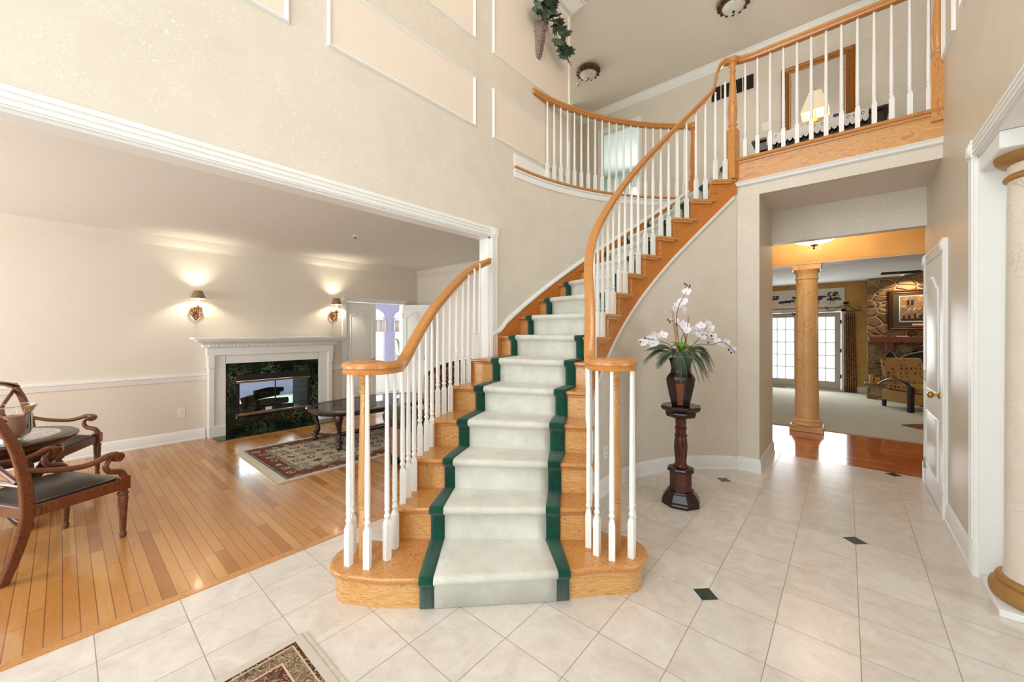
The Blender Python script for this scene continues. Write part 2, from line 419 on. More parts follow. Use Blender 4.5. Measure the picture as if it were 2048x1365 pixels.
def emis(key, rgb, strength, rough=0.5):
    m = NT(key, rough); m.color(L(*rgb))
    m.b.inputs['Emission Color'].default_value = (*L(*rgb), 1); m.b.inputs['Emission Strength'].default_value = strength
    M[key] = m.m; return m
emis('bulb_glow', (255, 226, 178), 14)
emis('shade_glow', (236, 222, 190), 0.22)
emis('bowl_glow', (255, 244, 220), 5.0)
emis('recessed_glow', (255, 214, 150), 8.0)
def glass(key, rgb=(1, 1, 1), rough=0.0, alpha=None, ior=1.45):
    m = NT(key, rough); m.color(rgb)
    m.b.inputs['Transmission Weight'].default_value = 1.0; m.b.inputs['IOR'].default_value = ior
    M[key] = m.m; return m
glass('clear_glass')
m = NT('pane_glass', 0.02)
tr = m.n('ShaderNodeBsdfTransparent'); gl = m.n('ShaderNodeBsdfGlossy'); gl.inputs['Roughness'].default_value = 0.02
fr = m.n('ShaderNodeFresnel'); fr.inputs['IOR'].default_value = 1.5
mx = m.n('ShaderNodeMixShader'); m.l(fr.outputs[0], mx.inputs[0]); m.l(tr.outputs[0], mx.inputs[1]); m.l(gl.outputs[0], mx.inputs[2])
out = [x for x in m.t.nodes if x.type == 'OUTPUT_MATERIAL'][0]; m.l(mx.outputs[0], out.inputs[0])
M['pane_glass'] = m.m
m = NT('smoked_glass', 0.03)
tr = m.n('ShaderNodeBsdfTransparent'); tr.inputs[0].default_value = (0.66, 0.76, 0.76, 1); gl = m.n('ShaderNodeBsdfGlossy'); gl.inputs['Roughness'].default_value = 0.05
mx = m.n('ShaderNodeMixShader'); mx.inputs[0].default_value = 0.14; m.l(tr.outputs[0], mx.inputs[1]); m.l(gl.outputs[0], mx.inputs[2])
out = [x for x in m.t.nodes if x.type == 'OUTPUT_MATERIAL'][0]; m.l(mx.outputs[0], out.inputs[0])
M['smoked_glass'] = m.m
m = NT('table_glass', 0.03)
tr = m.n('ShaderNodeBsdfTransparent'); tr.inputs[0].default_value = (0.5, 0.48, 0.45, 1); gl = m.n('ShaderNodeBsdfGlossy'); gl.inputs['Roughness'].default_value = 0.03
fr = m.n('ShaderNodeFresnel'); fr.inputs['IOR'].default_value = 1.7
mx = m.n('ShaderNodeMixShader'); m.l(fr.outputs[0], mx.inputs[0]); m.l(tr.outputs[0], mx.inputs[1]); m.l(gl.outputs[0], mx.inputs[2])
out = [x for x in m.t.nodes if x.type == 'OUTPUT_MATERIAL'][0]; m.l(mx.outputs[0], out.inputs[0])
M['table_glass'] = m.m
m = NT('frosted_glass', 0.55); m.color(m.ramp(m.noise(m.co(), 9, 4, 0.6, 2), [(0.3, L(196, 192, 184)), (0.7, L(228, 226, 220))])); M['frosted_glass'] = m.m
m = NT('mirror_glass', 0.0, metal=1.0); m.color((0.86, 0.86, 0.85)); M['mirror_glass'] = m.m
m = NT('sheer', 0.8)
tr = m.n('ShaderNodeBsdfTranslucent'); tr.inputs[0].default_value = (0.9, 0.92, 0.92, 1); t2 = m.n('ShaderNodeBsdfTransparent')
mx = m.n('ShaderNodeMixShader'); mx.inputs[0].default_value = 0.45; m.l(tr.outputs[0], mx.inputs[1]); m.l(t2.outputs[0], mx.inputs[2])
out = [x for x in m.t.nodes if x.type == 'OUTPUT_MATERIAL'][0]; m.l(mx.outputs[0], out.inputs[0])
M['sheer'] = m.m

# ------------------------------------------------------------ mesh tools
class MB:
    def __init__(s): s.v = []; s.f = []
    def add(s, vs, fs):
        o = len(s.v); s.v += [tuple(p) for p in vs]; s.f += [tuple(i + o for i in f) for f in fs]; return s
    def box(s, x0, x1, y0, y1, z0, z1):
        return s.add([(x0, y0, z0), (x1, y0, z0), (x1, y1, z0), (x0, y1, z0), (x0, y0, z1), (x1, y0, z1), (x1, y1, z1), (x0, y1, z1)],
                     [(0, 3, 2, 1), (4, 5, 6, 7), (0, 1, 5, 4), (1, 2, 6, 5), (2, 3, 7, 6), (3, 0, 4, 7)])
    def obox(s, c, half, rz=0, ry=0, rx=0):
        m = Matrix.Rotation(rz, 3, 'Z') @ Matrix.Rotation(ry, 3, 'Y') @ Matrix.Rotation(rx, 3, 'X')
        vs = [Vector(c) + m @ Vector((a * half[0], b * half[1], d * half[2])) for d in (-1, 1) for a, b in ((-1, -1), (1, -1), (1, 1), (-1, 1))]
        return s.add(vs, [(0, 3, 2, 1), (4, 5, 6, 7), (0, 1, 5, 4), (1, 2, 6, 5), (2, 3, 7, 6), (3, 0, 4, 7)])
    def prism(s, poly, z0, z1):
        n = len(poly); ar = sum(poly[i][0] * poly[(i + 1) % n][1] - poly[(i + 1) % n][0] * poly[i][1] for i in range(n))
        if ar < 0: poly = poly[::-1]
        vs = [(p[0], p[1], z0) for p in poly] + [(p[0], p[1], z1) for p in poly]
        return s.add(vs, [tuple(range(n - 1, -1, -1)), tuple(range(n, 2 * n))] + [(i, (i + 1) % n, n + (i + 1) % n, n + i) for i in range(n)])
    def prism_axis(s, poly, a0, a1, axis):   # poly in the other two axes (in xyz order)
        n = len(poly)
        def P(p, a): return {'x': (a, p[0], p[1]), 'y': (p[0], a, p[1])}[axis]
        vs = [P(p, a0) for p in poly] + [P(p, a1) for p in poly]
        return s.add(vs, [tuple(range(n - 1, -1, -1)), tuple(range(n, 2 * n))] + [(i, (i + 1) % n, n + (i + 1) % n, n + i) for i in range(n)])
    def lathe(s, prof, c=(0, 0, 0), seg=20, mat=None, cap=True, ph=0.0, sx=1.0, sy=1.0):
        o = len(s.v); vs = []
        for r, z in prof:
            for i in range(seg):
                a = 2 * math.pi * i / seg + ph
                p = Vector((r * math.cos(a) * sx, r * math.sin(a) * sy, z))
                if mat is not None: p = mat @ p
                vs.append((p[0] + c[0], p[1] + c[1], p[2] + c[2]))
        fs = []
        for k in range(len(prof) - 1):
            for i in range(seg):
                j = (i + 1) % seg
                fs.append((k * seg + i, k * seg + j, (k + 1) * seg + j, (k + 1) * seg + i))
        if cap:
            fs.append(tuple(range(seg - 1, -1, -1))); fs.append(tuple(range((len(prof) - 1) * seg, len(prof) * seg)))
        return s.add(vs, fs)
    def tube(s, pts, r, seg=8, flat=None):
        pts = [Vector(p) for p in pts]; n = len(pts)
        if not isinstance(r, (list, tuple)): r = [r] * n
        up = Vector((0, 0, 1)); vs = []; prev = None
        for i, p in enumerate(pts):
            t = (pts[min(i + 1, n - 1)] - pts[max(i - 1, 0)]).normalized()
            a = prev - t * prev.dot(t) if prev is not None else t.cross(up)
            if a.length < 1e-4: a = t.cross(Vector((1, 0, 0)))
            a.normalize(); b = t.cross(a).normalized(); prev = a
            for k in range(seg):
                q = 2 * math.pi * k / seg
                vs.append(p + a * math.cos(q) * r[i] + b * math.sin(q) * r[i] * (flat or 1.0))
        fs = [(i * seg + k, i * seg + (k + 1) % seg, (i + 1) * seg + (k + 1) % seg, (i + 1) * seg + k) for i in range(n - 1) for k in range(seg)]
        fs += [tuple(range(seg - 1, -1, -1)), tuple(range((n - 1) * seg, n * seg))]
        return s.add(vs, fs)
    def sweep(s, path, prof, closed=False, scales=None):
        # vertical cross section: prof = [(side, up)], side > 0 to the left of the heading
        P = [Vector(p) for p in path]; n = len(P); m = len(prof); vs = []
        for i, p in enumerate(P):
            if closed: a, b = P[i - 1], P[(i + 1) % n]
            else: a, b = P[max(i - 1, 0)], P[min(i + 1, n - 1)]
            d1 = Vector((p.x - a.x, p.y - a.y)); d2 = Vector((b.x - p.x, b.y - p.y))
            if d1.length < 1e-6: d1 = d2
            if d2.length < 1e-6: d2 = d1
            d1.normalize(); d2.normalize()
            t = (d1 + d2); t = t.normalized() if t.length > 1e-6 else d1
            nn = Vector((-t.y, t.x)); k = 1 / max(0.35, nn.dot(Vector((-d1.y, d1.x))))
            sc_ = scales[i] if scales else 1.0
            for sd, u in prof: vs.append((p.x + nn.x * sd * k * sc_, p.y + nn.y * sd * k * sc_, p.z + u * sc_))
        fs = []
        for i in range(n if closed else n - 1):
            j = (i + 1) % n
            for k in range(m):
                l = (k + 1) % m; fs.append((i * m + k, i * m + l, j * m + l, j * m + k))
        if not closed: fs += [tuple(range(m - 1, -1, -1)), tuple(range((n - 1) * m, n * m))]
        return s.add(vs, fs)
    def ribbon(s, pts, z0, z1, th):
        # wall strip on a plan curve; th > 0 grows to the left of the heading; z0/z1 numbers or lists
        n = len(pts); g = lambda z, i: z[i] if isinstance(z, (list, tuple)) else z
        vs = []
        for i in range(n):
            a = Vector(pts[max(i - 1, 0)]); b = Vector(pts[min(i + 1, n - 1)]); t = (b - a).normalized(); nn = Vector((-t.y, t.x)) * th
            x, y = pts[i]
            vs += [(x, y, g(z0, i)), (x, y, g(z1, i)), (x + nn.x, y + nn.y, g(z1, i)), (x + nn.x, y + nn.y, g(z0, i))]
        fs = [(i * 4 + k, i * 4 + (k + 1) % 4, i * 4 + 4 + (k + 1) % 4, i * 4 + 4 + k) for i in range(n - 1) for k in range(4)]
        fs += [(3, 2, 1, 0), tuple(range((n - 1) * 4, n * 4))]
        return s.add(vs, fs)
    def sphere(s, c, r, seg=12, rings=7, sc_=(1, 1, 1)):
        prof = [(max(1e-4, math.sin(math.pi * i / rings)) * r, -math.cos(math.pi * i / rings) * r * sc_[2]) for i in range(rings + 1)]
        return s.lathe(prof, c, seg, sx=sc_[0], sy=sc_[1])
    def xf(s, mat, start=0):
        for i in range(start, len(s.v)):
            p = mat @ Vector(s.v[i]); s.v[i] = (p.x, p.y, p.z)
        return s
    def build(s, name, mat, parent=None, smooth=True, ang=38, bevel=0.0, local=False, seg=2):
        me = bpy.data.meshes.new(name)
        vs = s.v
        if parent is not None and not local:
            o = root_loc(parent); vs = [(p[0] - o[0], p[1] - o[1], p[2] - o[2]) for p in vs]
        me.from_pydata([tuple(p) for p in vs], [], s.f); me.update()
        bm = bmesh.new(); bm.from_mesh(me); bmesh.ops.recalc_face_normals(bm, faces=bm.faces); bm.to_mesh(me); bm.free()
        if smooth:
            me.polygons.foreach_set('use_smooth', [True] * len(me.polygons)); me.set_sharp_from_angle(angle=R(ang))
        me.materials.append(M[mat])
        o = bpy.data.objects.new(name, me); COL.objects.link(o)
        if parent is not None: o.parent = parent
        if bevel:
            b = o.modifiers.new('bevel', 'BEVEL'); b.width = bevel; b.segments = seg; b.limit_method = 'ANGLE'; b.angle_limit = R(40)
        return o
ROOTS = {}
def root_loc(p):
    x = Vector((0, 0, 0))
    while p is not None: x += p.location; p = p.parent
    return x
def thing(name, label, cat, loc=(0, 0, 0), rz=0.0, group=None):
    o = bpy.data.objects.new(name, None); COL.objects.link(o); o.location = loc; o.rotation_euler = (0, 0, rz)
    o.empty_display_size = 0.1
    o['label'] = label; o['category'] = cat
    if group: o['group'] = group
    return o
def tag(o, label, cat, group=None):
    o['label'] = label; o['category'] = cat
    if group: o['group'] = group
    return o
def struct(mb, name, mat, label=None, **kw):
    o = mb.build(name, mat, **kw); o['kind'] = 'structure'
    if label: o['label'] = label
    return o
def copy_tree(o, parent=None):
    c = o.copy(); COL.objects.link(c)
    if parent is not None: c.parent = parent
    for ch in list(o.children): copy_tree(ch, c)
    return c
def arc(c, r, a0, a1, n):
    return [(c[0] - r * math.cos(R(a0 + (a1 - a0) * i / n)), c[1] + r * math.sin(R(a0 + (a1 - a0) * i / n))) for i in range(n + 1)]
def wallrect(axis, pos, th, u0, u1, z0, z1, holes=()):
    """wall slab on plane axis=pos, thickness th (signed); holes = (u0,u1,z0,z1)"""
    mb = MB(); us = sorted({u0, u1, *[h[0] for h in holes], *[h[1] for h in holes]}); zs = sorted({z0, z1, *[h[2] for h in holes], *[h[3] for h in holes]}); zs = [z for z in zs if z0 <= z <= z1]; us = [u for u in us if u0 <= u <= u1]
    for i in range(len(us) - 1):
        run = None
        for j in range(len(zs) - 1):
            cu, cz = (us[i] + us[i + 1]) / 2, (zs[j] + zs[j + 1]) / 2
            inside = any(h[0] < cu < h[1] and h[2] < cz < h[3] for h in holes)
            if not inside:
                if run is None: run = zs[j]
                end = zs[j + 1]
            if inside or j == len(zs) - 2:
                if run is not None:
                    a, b = sorted((pos, pos + th))
                    if axis == 'x': mb.box(a, b, us[i], us[i + 1], run, end)
                    else: mb.box(us[i], us[i + 1], a, b, run, end)
                    run = None
    return mb

# ============================================================ THE HOUSE
XL, XLB, XR, XRB = -2.63, -2.75, 0.57, 0.93
YW, YE, YB, YF = 4.47, 5.255, 6.85, 11.75
XF, ZC, Z2 = -6.37, 5.56, 3.13
C = (0.3, 3.0)
FLD = 2.93
# floors
struct(MB().box(XL, XRB, -1.7, 5.35, -0.12, 0.0), 'floor', 'marble_tile', 'cream marble tile floor of the foyer', smooth=False)
struct(MB().box(-6.49, XL - 0.05, -2.8, 4.67, -0.12, 0.0), 'floor', 'maple_floor', 'honey maple strip floor of the living room', smooth=False)
struct(MB().box(XL - 0.05, XL, -1.7, 2.72, -0.1, 0.004), 'trim_1', 'oak_tread', 'wood threshold strip between tile and maple floor', smooth=False)
struct(MB().box(-4.6, 2.2, 5.35, 7.0, -0.12, 0.0), 'floor', 'hall_floor', 'glossy orange wood floor of the back hall', smooth=False)
struct(MB().box(-4.6, 4.6, 7.0, 11.9, -0.1, 0.012), 'floor', 'carpet_pale', 'pale carpet of the family room', smooth=False)
struct(MB().box(XRB, 4.2, -1.7, 5.0, -0.12, 0.0), 'floor', 'maple_floor', 'wood floor of the room beyond the right opening', smooth=False)
struct(MB().box(-10.2, -6.49, 0.4, 8.2, -0.12, 0.0), 'floor', 'carpet_pale', 'pale floor of the sunroom', smooth=False)
k = 2
for dx, dy in ((-0.566, 2.234), (0.046, 3.458), (-0.872, 4.07), (0.352, 5.294)):
    struct(MB().prism([(dx - 0.062, dy), (dx, dy - 0.062), (dx + 0.062, dy), (dx, dy + 0.062)], -0.01, 0.0015), 'trim_%d' % k, 'dark_green_inlay', 'dark green diamond inlay in the cream tile', smooth=False); k += 1
# ceilings
struct(MB().box(-7.2, 4.3, -1.8, 6.95, ZC, ZC + 0.1), 'ceiling', 'ceiling_paint', 'beige ceiling above the two storey foyer', smooth=False)
struct(MB().box(-6.49, XLB, -2.8, 4.67, 2.555, 2.65), 'ceiling', 'living_ceiling', 'living room ceiling', smooth=False)
struct(MB().box(-0.645, XR, YW + 0.1, YE, 2.75, 2.86), 'ceiling', 'ceiling_paint', 'low ceiling of the passage below the landing bridge', smooth=False)
struct(MB().box(-4.6, 2.2, YE + 0.12, 6.95, 2.75, 2.86), 'ceiling', 'ceiling_paint', 'back hall ceiling', smooth=False)
struct(MB().box(-4.6, 4.6, 6.95, 11.9, 2.53, 2.65), 'ceiling', 'white_ceiling', 'family room ceiling', smooth=False)
struct(MB().box(XRB, 4.3, -1.8, 5.0, 2.56, 2.66), 'ceiling', 'white_ceiling', 'ceiling of the room beyond the right opening', smooth=False)
struct(MB().box(-10.2, -6.40, 0.4, 8.2, 2.56, 2.66), 'ceiling', 'white_ceiling', 'sunroom ceiling', smooth=False)
# upper floor slab
up = arc(C, FLD + 0.06, 3, 51, 24)
slab = up + [(-0.93, 4.5), (0.73, 4.5), (0.73, 6.75), (-7.1, 6.75), (-7.1, 4.3), (-2.69, 4.3), (-2.69, 3.15)]
struct(MB().prism(slab, 2.87, Z2 - 0.002), 'floor', 'carpet_pale', 'upper hall floor', smooth=False)
# left wall (living room side)
w = wallrect('x', XL, XLB - XL, -1.8, 3.0, 0, ZC, [(-1.2, 2.72, -1, 2.32)])
w.box(XLB, XL, 3.0, 4.20, Z2, ZC); w.box(XLB, XL, 3.0, 3.12, 2.87, Z2)
struct(w, 'wall_left', 'wallpaper', 'damask papered wall over the living room opening', smooth=False)
struct(wallrect('x', XR, XRB - XR, -1.8, YE + 0.1, 0, ZC, [(0.8, 3.40, -1, 2.40), (4.36, 5.14, -1, 1.99)]), 'wall_right', 'wallpaper_sheen', 'papered right wall with a door and wide opening', smooth=False)
struct(wallrect('y', -1.7, -0.12, XL - 0.2, XRB, 0, ZC, [(-1.8, 0.0, 0.3, 2.35), (-2.2, 0.4, 3.1, 5.1)]), 'wall_front', 'wallpaper', 'front wall of the foyer behind the viewer', smooth=False)
# curved wall behind the stair
struct(MB().ribbon(arc(C, FLD, 0, 52, 36), 0, 3.04, -0.0 + 0.12), 'wall_stair', 'wallpaper', 'curved papered wall rising beside the stair', ang=60)
# curved wall below the stair + flat wall of the bridge
RIN = [(-40, 1.715), (-34.75, 1.715), (-28.7, 1.70), (-22.65, 1.715), (-16.6, 1.76), (-10.5, 1.80), (-4.5, 1.83), (1.55, 1.84), (7.6, 1.85), (13.6, 1.86), (19.7, 1.87), (25.75, 1.87), (31.8, 1.87), (37.9, 1.85), (43.9, 1.83), (50, 1.81), (60, 1.80)]
def rin(a):
    for i in range(len(RIN) - 1):
        if a <= RIN[i + 1][0]:
            t = (a - RIN[i][0]) / (RIN[i + 1][0] - RIN[i][0]); return RIN[i][1] * (1 - t) + RIN[i + 1][1] * t
    return RIN[-1][1]
def pol(r, a): return (C[0] - r * math.cos(R(a)), C[1] + r * math.sin(R(a)))
def zn(n): return 0.168 + 0.1975 * (n - 1)
def a_in(n): return 43.9 - 6.05 * (15 - n)
def zline(a): return zn(15) + (a - 43.9) / 6.05 * 0.1975           # height of the nosing line at an inner angle
LO = {2: (-1.985, 1.28), 3: (-2.138, 1.508), 4: (-2.27, 1.75), 5: (-2.41, 2.05), 6: (-2.55, 2.38), 7: (-2.615, 2.84)}
def nos(n, ext=True):
    I = pol(rin(a_in(n)), a_in(n))
    if n in LO and n < 7 and ext:
        v_ = (Vector(LO[n]) - Vector(I)).normalized() * 0.035; return I, (LO[n][0] + v_.x, LO[n][1] + v_.y)
    O = LO.get(n) or pol(2.91, 2.5 + 6.08 * (n - 8))
    return I, O
inner = [pol(rin(a) + 0.04, a) for a in [-35 + 2.5 * i for i in range(35)]]
inner = [p for p in inner if p[1] < 4.45]
zt = []
for i, p in enumerate(inner):
    a = -35 + 2.5 * i; zt.append(max(0.12, min(2.86, zline(a) - 0.30)))
struct(MB().ribbon(inner, 0, zt, 0.10), 'wall_under_stair', 'wallpaper', 'curved papered wall below the stair', ang=60)
pl = inner[-1]
w = MB().ribbon([pl, (pl[0] + 0.05, 4.455), (-0.84, YW)], 0, 2.87, 0.1)
w.box(-0.84, -0.645, YW, YW + 0.1, 0, 2.88); w.box(-0.645, XR, YW, YW + 0.1, 2.75, 2.88)
w.box(-0.745, -0.645, YW + 0.1, YE + 0.12, 0, 2.75); w.box(-0.645, XR, YE, YE + 0.12, 2.39, 2.75)
struct(w, 'wall_bridge', 'wallpaper', 'papered wall and header below the landing bridge', smooth=False)
# living room walls
fb = (1.56, 2.52, 0.20, 0.80)
struct(wallrect('x', XF, -0.5, -2.8, 3.02, 0, 2.56, [(fb[0], fb[1], fb[2], fb[3])]).box(XF - 0.12, XF, 3.02, 3.115, 0, 2.56).box(XF - 0.12, XF, 4.22, 4.67, 0, 2.56).box(XF - 0.12, XF, 3.115, 4.22, 1.905, 2.56), 'wall_living_left', 'living_wall', 'living room wall behind the mantel', smooth=False)
struct(MB().box(XF - 0.1, XLB, 4.55, 4.67, 0, 2.56), 'wall_living_back', 'living_wall', 'far wall of the living room', smooth=False)
struct(wallrect('y', -2.7, -0.1, XF, XLB, 0, 2.56, [(-5.9, -3.3, 0.65, 2.25)]), 'wall_living_front', 'living_wall', 'front wall of the living room', smooth=False)
struct(MB().box(XLB, XL - 0.0, -2.8, -1.82, 0, 2.56), 'wall_living_side', 'living_wall', 'living room side wall beyond the view', smooth=False)
# back hall and family room
struct(MB().box(-4.6, -0.745, YE, YE + 0.1, 0, 2.75).box(-4.7, -4.6, YE, YF, 0, 2.75), 'wall_hall', 'ochre_wall', 'back hall side wall', smooth=False)
struct(MB().box(2.2, 2.3, YE, 6.95, 0, 2.75).box(XRB, 2.3, YE + 0.0, YE + 0.1, 0, 2.75), 'wall_hall', 'ochre_wall', 'back hall wall to the right', smooth=False)
struct(MB().box(-4.6, 2.3, 6.72, 6.98, 2.34, 2.75), 'wall_beam', 'amber_beam', 'amber painted beam carried by the marbled column', smooth=False)
struct(MB().box(-4.6, 2.3, 6.72, 6.98, 2.33, 2.342), 'trim_6', 'soffit_lit', 'underside of the amber beam, its light painted in white', smooth=False)
struct(wallrect('y', YF, 0.12, -4.6, 4.6, 0, 2.55, [(-1.62, -0.08, 0.04, 1.86)]), 'wall_family', 'ochre_wall', 'ochre family room wall with french doors', smooth=False)
struct(MB().box(4.5, 4.6, 6.98, YF, 0, 2.55).box(2.2, 4.6, 6.9, 6.98, 0, 2.55), 'wall_family_side', 'ochre_wall', 'side wall of the family room', smooth=False)
# dining room shell
struct(wallrect('x', 4.1, 0.1, -1.8, 5.0, 0, 2.56, [(0.5, 3.1, 0.6, 2.2)]), 'wall_dining_side', 'living_wall', 'side wall beyond the right opening', smooth=False)
struct(MB().box(XRB, 4.2, 4.9, 5.0, 0, 2.56).box(XRB, 4.2, -1.8, -1.7, 0, 2.56), 'wall_dining', 'living_wall', 'walls beyond the right opening', smooth=False)
# sunroom shell
hol = []
for a, b in ((1.5, 3.6), (4.25, 5.72), (6.02, 7.5)):  # first opening is added to make the fireplace glass glow
    hol.append((a, b, 0.35, 1.78))
    for i in range(6):
        u = (i + 0.5) / 6; hw = (b - a) / 2 * math.sqrt(1 - u * u); hol.append(((a + b) / 2 - hw, (a + b) / 2 + hw, 1.78 + 0.3 * i / 6, 1.78 + 0.3 * (i + 1) / 6))
struct(wallrect('x', -9.5, -0.1, 0.4, 8.2, 0, 2.56, hol), 'wall_sunroom', 'lilac_wall', 'lilac sunroom wall with arched windows', smooth=False)
struct(MB().box(-9.6, -6.87, 8.1, 8.2, 0, 2.56).box(-9.6, -6.87, 0.4, 0.5, 0, 2.56).box(-6.49, -6.46, 4.67, 8.1, 0, 2.56), 'wall_sunroom_side', 'mint_wall', 'sunroom side walls', smooth=False)
# upper hall walls
YU = 6.66
struct(wallrect('y', YU, 0.1, -7.1, 0.83, Z2, ZC, [(-3.50, -2.79, Z2 - 1, 5.13)]), 'wall_upper_back', 'wallpaper', 'back wall of the upper hall', smooth=False)
struct(MB().box(0.73, 0.83, YW + 0.1, YU, 2.9, ZC).box(XR, 0.83, YW, YW + 0.1, 2.9, ZC), 'wall_upper_right', 'wallpaper', 'end wall of the upper hall', smooth=False)
struct(MB().box(-7.2, -7.1, 4.2, YU, Z2, ZC).box(-7.1, XLB, 4.20, 4.30, Z2, ZC).box(-4.25, -3.9, 6.1, YU, Z2, ZC), 'wall_upper_left', 'wallpaper', 'upper hall walls to the left', smooth=False)
# bedroom behind the upper door
struct(MB().box(-5.0, -5.1, YU + 0.1, 9.8, Z2, ZC).box(-1.6, -1.5, YU + 0.1, 9.8, Z2, ZC), 'wall_bedroom', 'mint_wall', 'bedroom walls seen through the upper doorway', smooth=False)
struct(wallrect('y', 9.7, 0.1, -5.0, -1.6, Z2, ZC, [(-4.3, -2.5, 3.9, 5.2)]), 'wall_bedroom_back', 'mint_wall', 'bedroom window wall', smooth=False)
struct(MB().box(-5.1, -1.5, YU + 0.09, 9.8, 3.0, Z2), 'floor', 'carpet_pale', 'bedroom floor', smooth=False)
struct(MB().box(-5.1, -1.5, YU + 0.09, 9.8, ZC, ZC + 0.1), 'ceiling', 'white_ceiling', 'bedroom ceiling', smooth=False)

# ------------------------------------------------------------ mouldings
BASE = [(0, 0), (0.024, 0), (0.024, 0.018), (0.017, 0.026), (0.015, 0.105), (0.010, 0.118), (0.008, 0.130), (0, 0.138)]
def mirror_prof(p): return [(-a, b) for a, b in p][::-1]
CROWN = [(0, 0), (0.0, -0.115), (0.012, -0.115), (0.016, -0.098), (0.03, -0.088), (0.052, -0.055), (0.075, -0.032), (0.082, -0.016), (0.095, -0.014), (0.1, 0)]
CHAIR = [(0, 0.0), (0.012, 0.0), (0.016, 0.022), (0.02, 0.03), (0.022, 0.055), (0.036, 0.06), (0.036, 0.078), (0, 0.082)]
CAS = [(0, 0), (0.0, 0.09), (0.022, 0.09), (0.024, 0.075), (0.016, 0.068), (0.016, 0.024), (0.022, 0.018), (0.018, 0.0)]
TR = [6]
def trim(mb, label, mat='white_trim', **kw):
    TR[0] += 1
    return struct(mb, 'trim_%d' % TR[0], mat, label, **kw)
def base(path, name, label, prof=BASE, **kw): return struct(MB().sweep(path, prof), name, 'white_trim', label, **kw)
# heading +y with the room on the right -> mirrored profile
base([(XR, 3.52, 0), (XR, 4.27, 0)], 'baseboard_right', 'white baseboard along the right wall')
base([(XF, -2.7, 0), (XF, 1.22, 0)], 'baseboard_living', 'white baseboard of the living room wall', mirror_prof(BASE))
base([(XF, 4.32, 0), (XF, 4.55, 0), (XLB, 4.55, 0)], 'baseboard_living_back', 'white baseboard at the far living room corner', mirror_prof(BASE))
base([(p[0], p[1], 0) for p in inner[1:]] + [(-0.84, YW, 0), (-0.645, YW, 0), (-0.645, YE + 0.12, 0)], 'baseboard_stair', 'white baseboard following the curved wall', mirror_prof(BASE))
base([(XL, 3.08, Z2), (XL, 4.20, Z2)], 'baseboard_upper', 'white baseboard above the curved ledge', mirror_prof(BASE))
base([(0.34, YF, 0.01), (-0.02, YF, 0.01)], 'baseboard_family', 'white baseboard beside the stone chimney', BASE)
# crown
CRs = [(a, b) for a, b in CROWN]
def crown(path, label, mat='white_trim', s=1.0, left=False):
    pr = [(a * s, b * s) for a, b in CROWN]
    return trim(MB().sweep(path, pr if left else mirror_prof(pr)), label, mat)
crown([(XF, -2.7, 2.555), (XF, 4.55, 2.555), (XLB, 4.55, 2.555)], 'crown moulding of the living room', 'living_crown', s=1.05)
crown([(XL, -1.7, ZC), (XL, 4.20, ZC), (XL - 0.12, 4.20, ZC)], 'crown moulding at the top of the tall papered wall', s=1.35)
crown([(-3.9, 6.1, ZC), (-3.9, YU, ZC), (0.73, YU, ZC), (0.73, YW, ZC)], 'crown moulding of the upper hall', s=1.0)
# chair rails
trim(MB().sweep([(XF, -2.7, 0.765), (XF, 1.24, 0.765)], mirror_prof(CHAIR)), 'white chair rail left of the mantel')
trim(MB().sweep([(XF, 2.86, 0.765), (XF, 3.03, 0.765)], mirror_prof(CHAIR)), 'white chair rail between mantel and doors')
# picture frame mouldings on the tall wall
def frame_x(x, y0, y1, z0, z1, w=0.032, t=0.02, label='', sgn=1):
    mb = MB(); prof = [(0, 0), (t * 0.5, 0.004), (t, w * 0.4), (t * 0.6, w * 0.75), (0.006, w), (0, w)]
    pts = [(y0, z0), (y1, z0), (y1, z1), (y0, z1)]; n = 4; m_ = len(prof); vs = []
    cy, cz = (y0 + y1) / 2, (z0 + z1) / 2
    for (py, pz) in pts:
        sy = 1 if py < cy else -1; sz = 1 if pz < cz else -1
        for d, q in prof: vs.append((x + d * sgn, py + sy * q, pz + sz * q))
    fs = [(i * m_ + k, i * m_ + (k + 1) % m_, ((i + 1) % n) * m_ + (k + 1) % m_, ((i + 1) % n) * m_ + k) for i in range(n) for k in range(m_)]
    mb.add(vs, fs); return mb
for (y0_, y1_, z0_, z1_) in ((-0.45, 0.925, 3.31, 3.79), (-0.45, 0.925, 4.13, 5.34), (1.155, 2.525, 3.31, 3.785), (1.155, 2.525, 4.13, 5.34), (2.755, 4.15, 3.30, 3.79), (2.755, 4.15, 4.13, 5.34)):
    trim(frame_x(XL, y0_, y1_, z0_, z1_), 'white picture frame moulding on the tall wall', smooth=False)
    trim(MB().box(XL - 0.01, XL + 0.004, y0_ + 0.028, y1_ - 0.028, z0_ + 0.028, z1_ - 0.028), 'peach painted field inside the wall moulding', 'peach_panel', smooth=False)
for (y0_, y1_) in ((2.55, 3.78), (1.1, 2.35)):
    trim(frame_x(XR, y0_, y1_, 3.47, 5.2, sgn=-1), 'white picture frame moulding on the right wall', smooth=False)
    trim(MB().box(XR - 0.004, XR + 0.01, y0_ + 0.028, y1_ - 0.028, 3.498, 5.17), 'peach painted field on the right wall', 'peach_panel', smooth=False)
trim(frame_x(XR, 4.0, 4.40, 3.47, 5.2, sgn=-1), 'white picture frame moulding beside the bridge newel', smooth=False)
